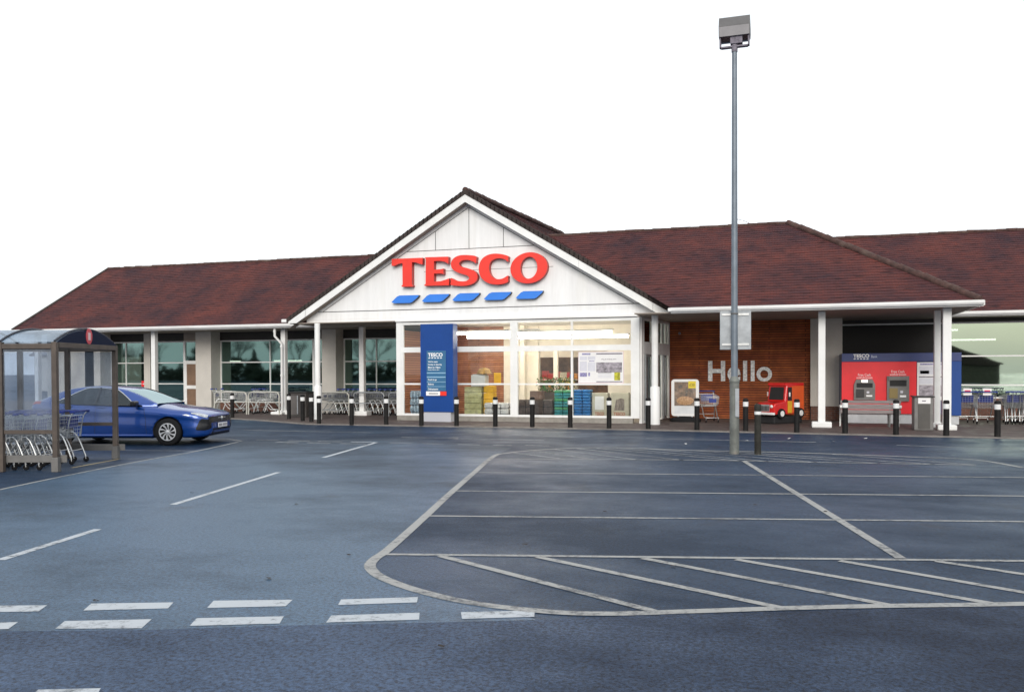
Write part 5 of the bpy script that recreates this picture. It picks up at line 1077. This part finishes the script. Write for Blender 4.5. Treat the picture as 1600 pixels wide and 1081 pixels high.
def car():
    p = G(265, 695.5); hd = R(13.2); ax = Vector((math.cos(hd), math.sin(hd), 0)); ay = Vector((-ax.y, ax.x, 0))
    o = p - ax*1.36 + ay*.80
    t = thing('parked_car', (o.x, o.y, 0), 'bright blue five door hatchback parked nose out behind the trolley shelter', 'car', rz=hd)
    xs = [2.30-4.5*i/70 for i in range(71)]; b = MB(); b.smooth = True; rings = [body_ring(x) for x in xs]; n = len(rings[0]); full = 2*n-2
    for x, r_ in zip(xs, rings): b.v += [(x, q.x, q.y) for q in r_] + [(x, -q.x, q.y) for q in r_[-2:0:-1]]
    for i in range(len(xs)-1):
        for k in range(full): b.f.append((i*full+k, i*full+(k+1) % full, (i+1)*full+(k+1) % full, (i+1)*full+k)); b.m.append(0); b.sm.append(True)
    for i in (0, len(xs)-1): b.f.append(tuple(i*full+k for k in range(full))); b.m.append(0); b.sm.append(False)
    body = b.build('body', [M['carpaint'], M['cardark']], t, local=True)
    WX = ((1.36, .80), (-1.34, .80))
    for wx, wy in WX:
        cut = MB().lathe([(.365, -1.2), (.365, 1.2)], 40, (wx, 0, .325), 'y'); cut.cur = 0; co = cut.build('arch_cut', [M['carpaint'], M['cardark']], t, local=True)
        for pl in co.data.polygons: pl.material_index = 1
        md = body.modifiers.new('arch', 'BOOLEAN'); md.object = co; md.operation = 'DIFFERENCE'; md.solver = 'EXACT'
        bpy.context.view_layer.update(); me = D.meshes.new_from_object(body.evaluated_get(bpy.context.evaluated_depsgraph_get())); body.modifiers.clear(); body.data = me; D.objects.remove(co)
    MB().box(-1.75, 1.75, -.55, .55, .2, .6).box(-.93, .93, -.78, .78, .165, .3).build('underbody_and_light_block', M['cardark'], t, local=True)  # wide lower box is unseen, added to block light under the car
    def cabgrid(name, m, x0, x1, s0, s1, nx, ns, off, sides, par=t):
        for sd_ in sides:
            g_ = MB(); g_.smooth = True
            for i in range(nx+1):
                for j in range(ns+1): g_.v.append(tuple(cab_pt(x0+(x1-x0)*i/nx, s0(i/nx) + (s1(i/nx)-s0(i/nx))*j/ns, sd_, off)))
            for i in range(nx):
                for j in range(ns): g_.f.append((i*(ns+1)+j, i*(ns+1)+j+1, (i+1)*(ns+1)+j+1, (i+1)*(ns+1)+j)); g_.m.append(0); g_.sm.append(True)
            g_.build(name, m, par, local=True)
    def cabsurf(name, m, x0, x1, s0, nx=20, ns=8, off=0.0):       # both sides joined across the roof
        g_ = MB(); g_.smooth = True
        for i in range(nx+1):
            x = x0+(x1-x0)*i/nx
            for j in range(2*ns+1): f = abs(j-ns)/ns; g_.v.append(tuple(cab_pt(x, 1-(1-s0)*f, 1 if j < ns else -1, off)))
        m_ = 2*ns+1
        for i in range(nx):
            for j in range(2*ns): g_.f.append((i*m_+j, i*m_+j+1, (i+1)*m_+j+1, (i+1)*m_+j)); g_.m.append(0); g_.sm.append(True)
        return g_.build(name, m, t, local=True)
    cabsurf('roof', M['carpaint'], .22, -1.32, .53)
    cabsurf('windscreen', M['carscreen'], 1.0, .22, .66, off=.0); cabsurf('rear_window', M['carglass'], -1.32, -2.04, .62)
    c0, c1 = (lambda q: .0), (lambda q: .56)
    # side glass, pillars
    cabgrid('side_window', M['carglass'], .62, -1.52, lambda q: .1, lambda q: .1+.43*min(1, max(.02, min(q*3.4, (1-q)*2.6+.05))), 30, 6, .003, (1, -1))
    cabgrid('side_frame', M['carpaint'], 1.0, .22, lambda q: 0, lambda q: .1+.56*min(1, .1+q), 10, 5, -.004, (1, -1)) if False else None
    for sd_ in (1, -1):
        # A pillar / roof rail / C pillar as one painted band over the glass line
        g_ = MB(); g_.smooth = True; nx = 40
        for i in range(nx+1):
            q = i/nx; x = 1.02+(-2.04-1.02)*q
            wq = (.62-x)/(.62+1.52)
            lo = .1+.43*min(1, max(0, min(wq*3.4, (1-wq)*2.6+.05))) if 0 < wq < 1 else .0
            hi = .66 if x > .22 else .56 if x > -1.32 else .62
            for j in range(6): g_.v.append(tuple(cab_pt(x, lo+(hi-lo)*j/5, sd_, .001)))
        for i in range(nx):
            for j in range(5): g_.f.append((i*6+j, i*6+j+1, (i+1)*6+j+1, (i+1)*6+j)); g_.m.append(0); g_.sm.append(True)
        g_.build('pillar', M['carpaint'], t, local=True)
        pts = []
        for i in range(30):
            q = i/29; x = .6-2.1*q; wq = (.62-x)/2.14; pts.append(cab_pt(x, .1+.43*min(1, max(.02, min(wq*3.4, (1-wq)*2.6+.05)))+.005, sd_, .006))
        MB().tube(pts, .011, 6).build('window_trim', M['chrome'], t, local=True)
        g_ = MB(); pts = [cab_pt(.7-2.3*i/20, .075, sd_, .004) for i in range(21)]; g_.tube(pts, .014, 6).build('belt_trim', M['gloss_black'], t, local=True)
        a = [cab_pt(-.42, .1+.43*j/6, sd_, .006) for j in range(7)]; MB().tube(a, .03, 4).build('door_pillar', M['gloss_black'], t, local=True)
        # doors: shut lines and handles
        for xd in (.78, -.42, -1.22):
            pts = [body_pt(xd+.05*math.sin(u*5)*(1 if xd > 0 else -.6), u, sd_, .001) for u in [.29+.42*k/14 for k in range(15)]]; MB().tube(pts, .005, 4).build('door_gap', M['cardark'], t, local=True)
        for xd in (-.28, -1.1):
            q = body_pt(xd, .655, sd_, .012); MB().bbox(q.x-.09, q.x+.09, q.y-.014, q.y+.014, q.z-.014, q.z+.014, b=.01).build('door_handle', M['carpaint'], t, local=True)
        pts = [body_pt(1.0-1.95*k/10, .27, sd_, .01) for k in range(11)]; MB().tube(pts, .035, 8).build('sill', M['gloss_black'] if False else M['carpaint'], t, local=True)
        mq = cab_pt(.6, .13, sd_, .0); mb = MB(); mb.bbox(mq.x-.09, mq.x+.07, mq.y+sd_*.06, mq.y+sd_*.24, mq.z-.03, mq.z+.1, b=.035); mb.tube([(mq.x, mq.y-.01*sd_, mq.z+.0), (mq.x, mq.y+sd_*.09, mq.z+.02)], .03, 6); mb.build('door_mirror', M['gloss_black'], t, local=True)
        # lamps on the nose corner
        def patch_(name, m, x0, x1, u0, u1, off, nx=12, nu=6):
            g_ = MB(); g_.smooth = True
            for i in range(nx+1):
                q = i/nx; x = x0+(x1-x0)*q
                for j in range(nu+1): g_.v.append(tuple(body_pt(x, u0(q)+(u1(q)-u0(q))*j/nu, sd_, off)))
            for i in range(nx):
                for j in range(nu): g_.f.append((i*(nu+1)+j, i*(nu+1)+j+1, (i+1)*(nu+1)+j+1, (i+1)*(nu+1)+j)); g_.m.append(0); g_.sm.append(True)
            return g_.build(name, m, t, local=True)
        patch_('headlight', M['lamp'], 1.9, 2.245, lambda q: .69-.05*q, lambda q: .715+.06*min(1, q*3), .006)
        patch_('side_vent', M['gloss_black'], 2.03, 2.29, lambda q: .36-.06*q, lambda q: .4+.2*min(1, q*2.2), .007)
        patch_('indicator', M['lamp'], 1.715, 1.9, lambda q: .615, lambda q: .615+.035*math.sin(PI*min(.98, q+.02)), .005)
        patch_('tail_light', mat('tail_lamp', (.4,.01,.01), .2), -1.85, -2.16, lambda q: .66, lambda q: .74, .006)
    for wx, wy in WX:
        for sd_ in (1, -1):
            y = sd_*(wy+.005); s = sd_
            w_ = MB().lathe([(.21, -.1), (.3, -.105), (.318, -.09), (.325, -.05), (.325, .05), (.318, .09), (.3, .105), (.21, .1)], 36, (wx, y, .325), 'y', cap=False).build('wheel', M['tyre'], t, local=True)
            MB().lathe([(.02, 0), (.205, 0), (.21, .06*s), (.195, .06*s), (.19, .012*s), (.02, .012*s)], 36, (wx, y+.03*s, .325), 'y', cap=False).build('rim_barrel', M['gloss_black'], w_, local=True)
            r_ = MB(); r_.lathe([(.2, .08*s), (.213, .1*s), (.2, .106*s), (.188, .1*s)], 36, (wx, y, .325), 'y', cap=False); r_.lathe([(.001, .1*s), (.045, .098*s), (.05, .08*s)], 18, (wx, y, .325), 'y')
            for k in range(10):
                a = 2*PI*k/10; tw = .28
                def P_(rad, aa): return (wx+rad*math.cos(aa), y+(.085+.012*(rad > .1))*s, .325+rad*math.sin(aa))
                P2 = [P_(.035, a-.25), P_(.035, a+.25), P_(.11, a+tw*.5+.1), P_(.2, a+tw+.13), P_(.2, a+tw-.13), P_(.11, a+tw*.5-.1)]
                r_.add(P2+[(q[0], q[1]-.03*s, q[2]) for q in P2], [(0,1,2,3,4,5)]+[(i, (i+1) % 6, (i+1) % 6+6, i+6) for i in range(6)])
            r_.build('alloy_rim', M['alloy'], w_, local=True)
    # nose: grille bar, chrome wing, lower intake, plate
    def nose(name, m, z0, z1, ymax, off, n=16, ins=0.0):
        a, b_ = [], []
        def xat(y, z):
            lo, hi = 1.6, 2.30
            for _ in range(24):
                mid = (lo+hi)/2; r2 = body_ring(mid); 
                zb, w0, zl, zt2, sf = interp(BODY, mid)
                prof = [q for q in r2]; wz = 0
                for i in range(len(prof)-1):
                    if (prof[i].y-z)*(prof[i+1].y-z) <= 0 and abs(prof[i+1].y-prof[i].y) > 1e-6: wz = max(wz, prof[i].x+(prof[i+1].x-prof[i].x)*(z-prof[i].y)/(prof[i+1].y-prof[i].y))
                if wz > abs(y): lo = mid
                else: hi = mid
            return lo
        vs = []
        for i in range(n+1):
            y = -ymax+2*ymax*i/n; xa_ = xat(y, z0)+off; xb_ = xat(y, z1)+off; vs += [(xa_, y, z0), (xb_, y, z1), (xa_-.05, y, z0), (xb_-.05, y, z1)]
        fs = []
        for i in range(n):
            k = 4*i; fs += [(k, k+4, k+5, k+1), (k+1, k+5, k+7, k+3), (k+2, k+3, k+7, k+6), (k, k+2, k+6, k+4)]
        fs += [(0, 1, 3, 2), (4*n, 4*n+2, 4*n+3, 4*n+1)]
        return MB().add(vs, fs).build(name, m, t, local=True)
    nose('grille', M['gloss_black'], .53, .675, .64, .008); nose('chrome_wing', M['chrome'], .62, .645, .2, .014); nose('lower_intake', M['gloss_black'], .26, .39, .5, .01); nose('splitter', M['gloss_black'], .2, .235, .6, .03)
    pl = MB().bbox(2.325, 2.337, -.26, .26, .40, .51, b=.003).build('number_plate', M['paper'], t, local=True)
    b = MB()
    for k in range(7): y = .2-.062*k-(.03 if k > 3 else 0); b.box(2.3375, 2.339, y-.02, y+.02, .425, .485)
    b.build('plate_characters', M['greyink'], pl, local=True)
    MB().lathe([(.001, .01), (.05, .01), (.055, 0)], 16, (2.31, 0, .615), 'x').build('badge', M['chrome'], t, local=True)
    # cabin furniture seen through the glass
    for y in (.36, -.36):
        for x in (-.05, -.85): MB().bbox(x-.08, x+.06, y-.22, y+.22, .6, 1.12, b=.05).bbox(x-.08, x+.02, y-.12, y+.12, 1.14, 1.28, b=.04).build('seat', M['cardark'], t, local=True)
    MB().bbox(.45, .95, -.7, .7, .8, .97, b=.04).build('dashboard', M['cardark'], t, local=True)
    MB().tube([(.42+.02*math.sin(a*PI/8), -.36+.18*math.cos(a*PI/8), .93+.18*math.sin(a*PI/8)) for a in range(17)], .016, 6).build('steering_wheel', M['cardark'], t, local=True)
    MB().tube([(-1.55, 0, 1.3), (-1.68, 0, 1.36)], .012, 6).build('aerial', M['gloss_black'], t, local=True)
car()

# ------------------------------------------------------------------ what stands around the car park, seen at the edges and in the glass
def far_house(name, x, y, wd, dp, h, rise, rz, label, wall, roofm):
    t = thing(name, (x, y, 0), label, 'building', rz=rz)
    MB().box(-wd/2, wd/2, -dp/2, dp/2, 0, h).build('wall', wall, t, local=True)
    MB().prism([(-dp/2-.3, h), (0, h+rise), (dp/2+.3, h), (dp/2+.3, h-.12), (-dp/2-.3, h-.12)], wd+.6, 'x', -wd/2-.3).build('roof', roofm, t, local=True)
    for k in range(3): MB().box(-wd/2+wd*(k+.5)/3-.6, -wd/2+wd*(k+.5)/3+.6, -dp/2-.03, -dp/2-.002, h*.35, h*.75).build('window', M['dark'], t, local=True)
far_house('far_building', -52, 44, 16, 9, 3.4, 2.2, R(10), 'low grey roofed building just past the left end of the supermarket', M['render'], mat('grey_slate', (.2,.2,.22), .7, var=.2))
far_house('brick_house', 24.2, -77, 14, 14.4, 2.4, 2.9, R(90), 'dark brick house behind the viewer, mirrored in the far right window', mat('dark_house_wall', (.075,.075,.055), .8, var=.3), M['verge'])
M['bark'] = mat('bark', (.05,.04,.032), .9, var=.3, vscale=6); M['leafdark'] = mat('evergreen_leaf', (.03,.045,.024), .8, var=.4, vscale=2)
def bare_tree(loc, h, label, seed, group):
    rnd = random.Random(seed); t = thing('bare_tree', loc, label, 'tree', group); tr, tw = MB(), MB()
    def grow(p, d, l, r_, lev):
        q = p + d*l; m_ = p.lerp(q, .5)+Vector((rnd.uniform(-1,1), rnd.uniform(-1,1), 0))*l*.05
        (tr if lev < 2 else tw).tube([p, m_, q], [r_, r_*.85, r_*.7], 6 if lev < 2 else 3, cap=False)
        if lev >= 6: return
        for _ in range(3 if lev < 4 else 2):
            dd = (d + Vector((rnd.uniform(-1,1), rnd.uniform(-1,1), rnd.uniform(-.3,.6)))*.62).normalized(); grow(q, dd, l*rnd.uniform(.6,.82), r_*.62, lev+1)
    grow(Vector((0,0,0)), Vector((0,0,1)), h*.26, h*.022, 0)
    tr.build('trunk', M['bark'], t, local=True); tw.build('crown', M['bark'], t, local=True); return t
def ever(loc, h, label, seed, group):
    rnd = random.Random(seed); t = thing('evergreen_tree', loc, label, 'tree', group)
    MB().tube([(0,0,0), (0,0,h*.8)], [h*.02, .03], 8).build('trunk', M['bark'], t, local=True); b = MB()
    for _ in range(2600):
        z = h*(.06+.94*rnd.random()); rr = h*.26*(1-(z/h)**1.6)*math.sqrt(rnd.random())*(1+.25*math.sin(z*3+seed)); a = rnd.uniform(0, 2*PI); c = Vector((rr*math.cos(a), rr*math.sin(a), z)); s = rnd.uniform(.12, .32)
        u = Vector((rnd.uniform(-1,1), rnd.uniform(-1,1), rnd.uniform(-1,1))).normalized(); v = u.cross(Vector((rnd.uniform(-1,1), rnd.uniform(-1,1), rnd.uniform(-1,1)))).normalized(); b.add([c-u*s, c+v*s*.6, c+u*s, c-v*s*.6], [(0,1,2,3)])
    b.build('crown', M['leafdark'], t, local=True)
tl_ = 'bare winter tree behind the viewer, mirrored in the wing windows'
rnd = random.Random(3)
for i in range(11): bare_tree((-128+7.2*i+rnd.uniform(-2,2), -104+rnd.uniform(-8,8), 0), rnd.uniform(7.5,11), tl_, i, 'bare trees behind the viewer')
for i, (x, y, h) in enumerate(((-122,-96,8), (-112,-98,6), (-97,-95,8.5), (-88,-99,6), (-74,-97,5))): ever((x, y, 0), h, 'dark evergreen tree behind the viewer, mirrored in the wing windows', i+20, 'evergreens behind the viewer')
hb_ = MB()
for _ in range(5200):
    a = rnd.random(); c = Vector((-140+90*a, -92+rnd.uniform(-2,2), (4.4 if a > .4 else 6.4)*rnd.random()**1.2*(.75+.35*math.sin(a*40)*math.sin(a*17)))); s_ = rnd.uniform(.25,.6)
    u = Vector((rnd.uniform(-1,1), rnd.uniform(-1,1), rnd.uniform(-1,1))).normalized(); v = u.cross(Vector((rnd.uniform(-1,1), rnd.uniform(-1,1), rnd.uniform(-1,1)))).normalized(); hb_.add([c-u*s_, c+v*s_*.7, c+u*s_, c-v*s_*.7], [(0,1,2,3)])
tag(hb_.build('hedge', M['leafdark']), 'dark hedge behind the viewer, mirrored low in the wing windows', 'hedge', kind='stuff')
bare_tree((-53, 37, 0), 8, 'faint bare tree beyond the left end of the supermarket roof', 41, None)

# wind-blown scraps on the tarmac
M['scrap'] = mat('pale_scrap', (.6,.6,.58), .7, var=.2); M['leafbrown'] = mat('brown_leaf', (.03,.022,.016), .8, var=.4)
rnd = random.Random(11)
def scrap(x, y, s_, m, nm, lab, group):
    p = G(x, y); b = MB(); n = 7; vs = [(s_*rnd.uniform(.6,1)*math.cos(2*PI*k/n), s_*rnd.uniform(.4,.8)*math.sin(2*PI*k/n), .004+rnd.random()*s_*.35) for k in range(n)]
    b.add(vs+[(0, 0, s_*.4)], [(k, (k+1) % n, n) for k in range(n)]); o = b.build(nm, m); o.location = (p.x, p.y, .006); tag(o, lab, 'litter', group)
for x, y in ((1070,694.5), (1168,689.5), (1234,686), (1302,691), (1352,686)): scrap(x, y, .07, M['scrap'], 'paper_scrap', 'pale paper scrap lying on tarmac between the lamp post and the bank kiosk', 'pale scraps on the tarmac')
for x, y in ((463,789), (628,711), (300,770), (1052,886), (545,868), (820,852), (1290,800), (690,1012), (420,905), (1180,790), (150,940), (945,800)): scrap(x, y, .032, M['leafbrown'], 'fallen_leaf', 'small dark fallen leaf lying on the damp tarmac', 'fallen leaves on the tarmac')
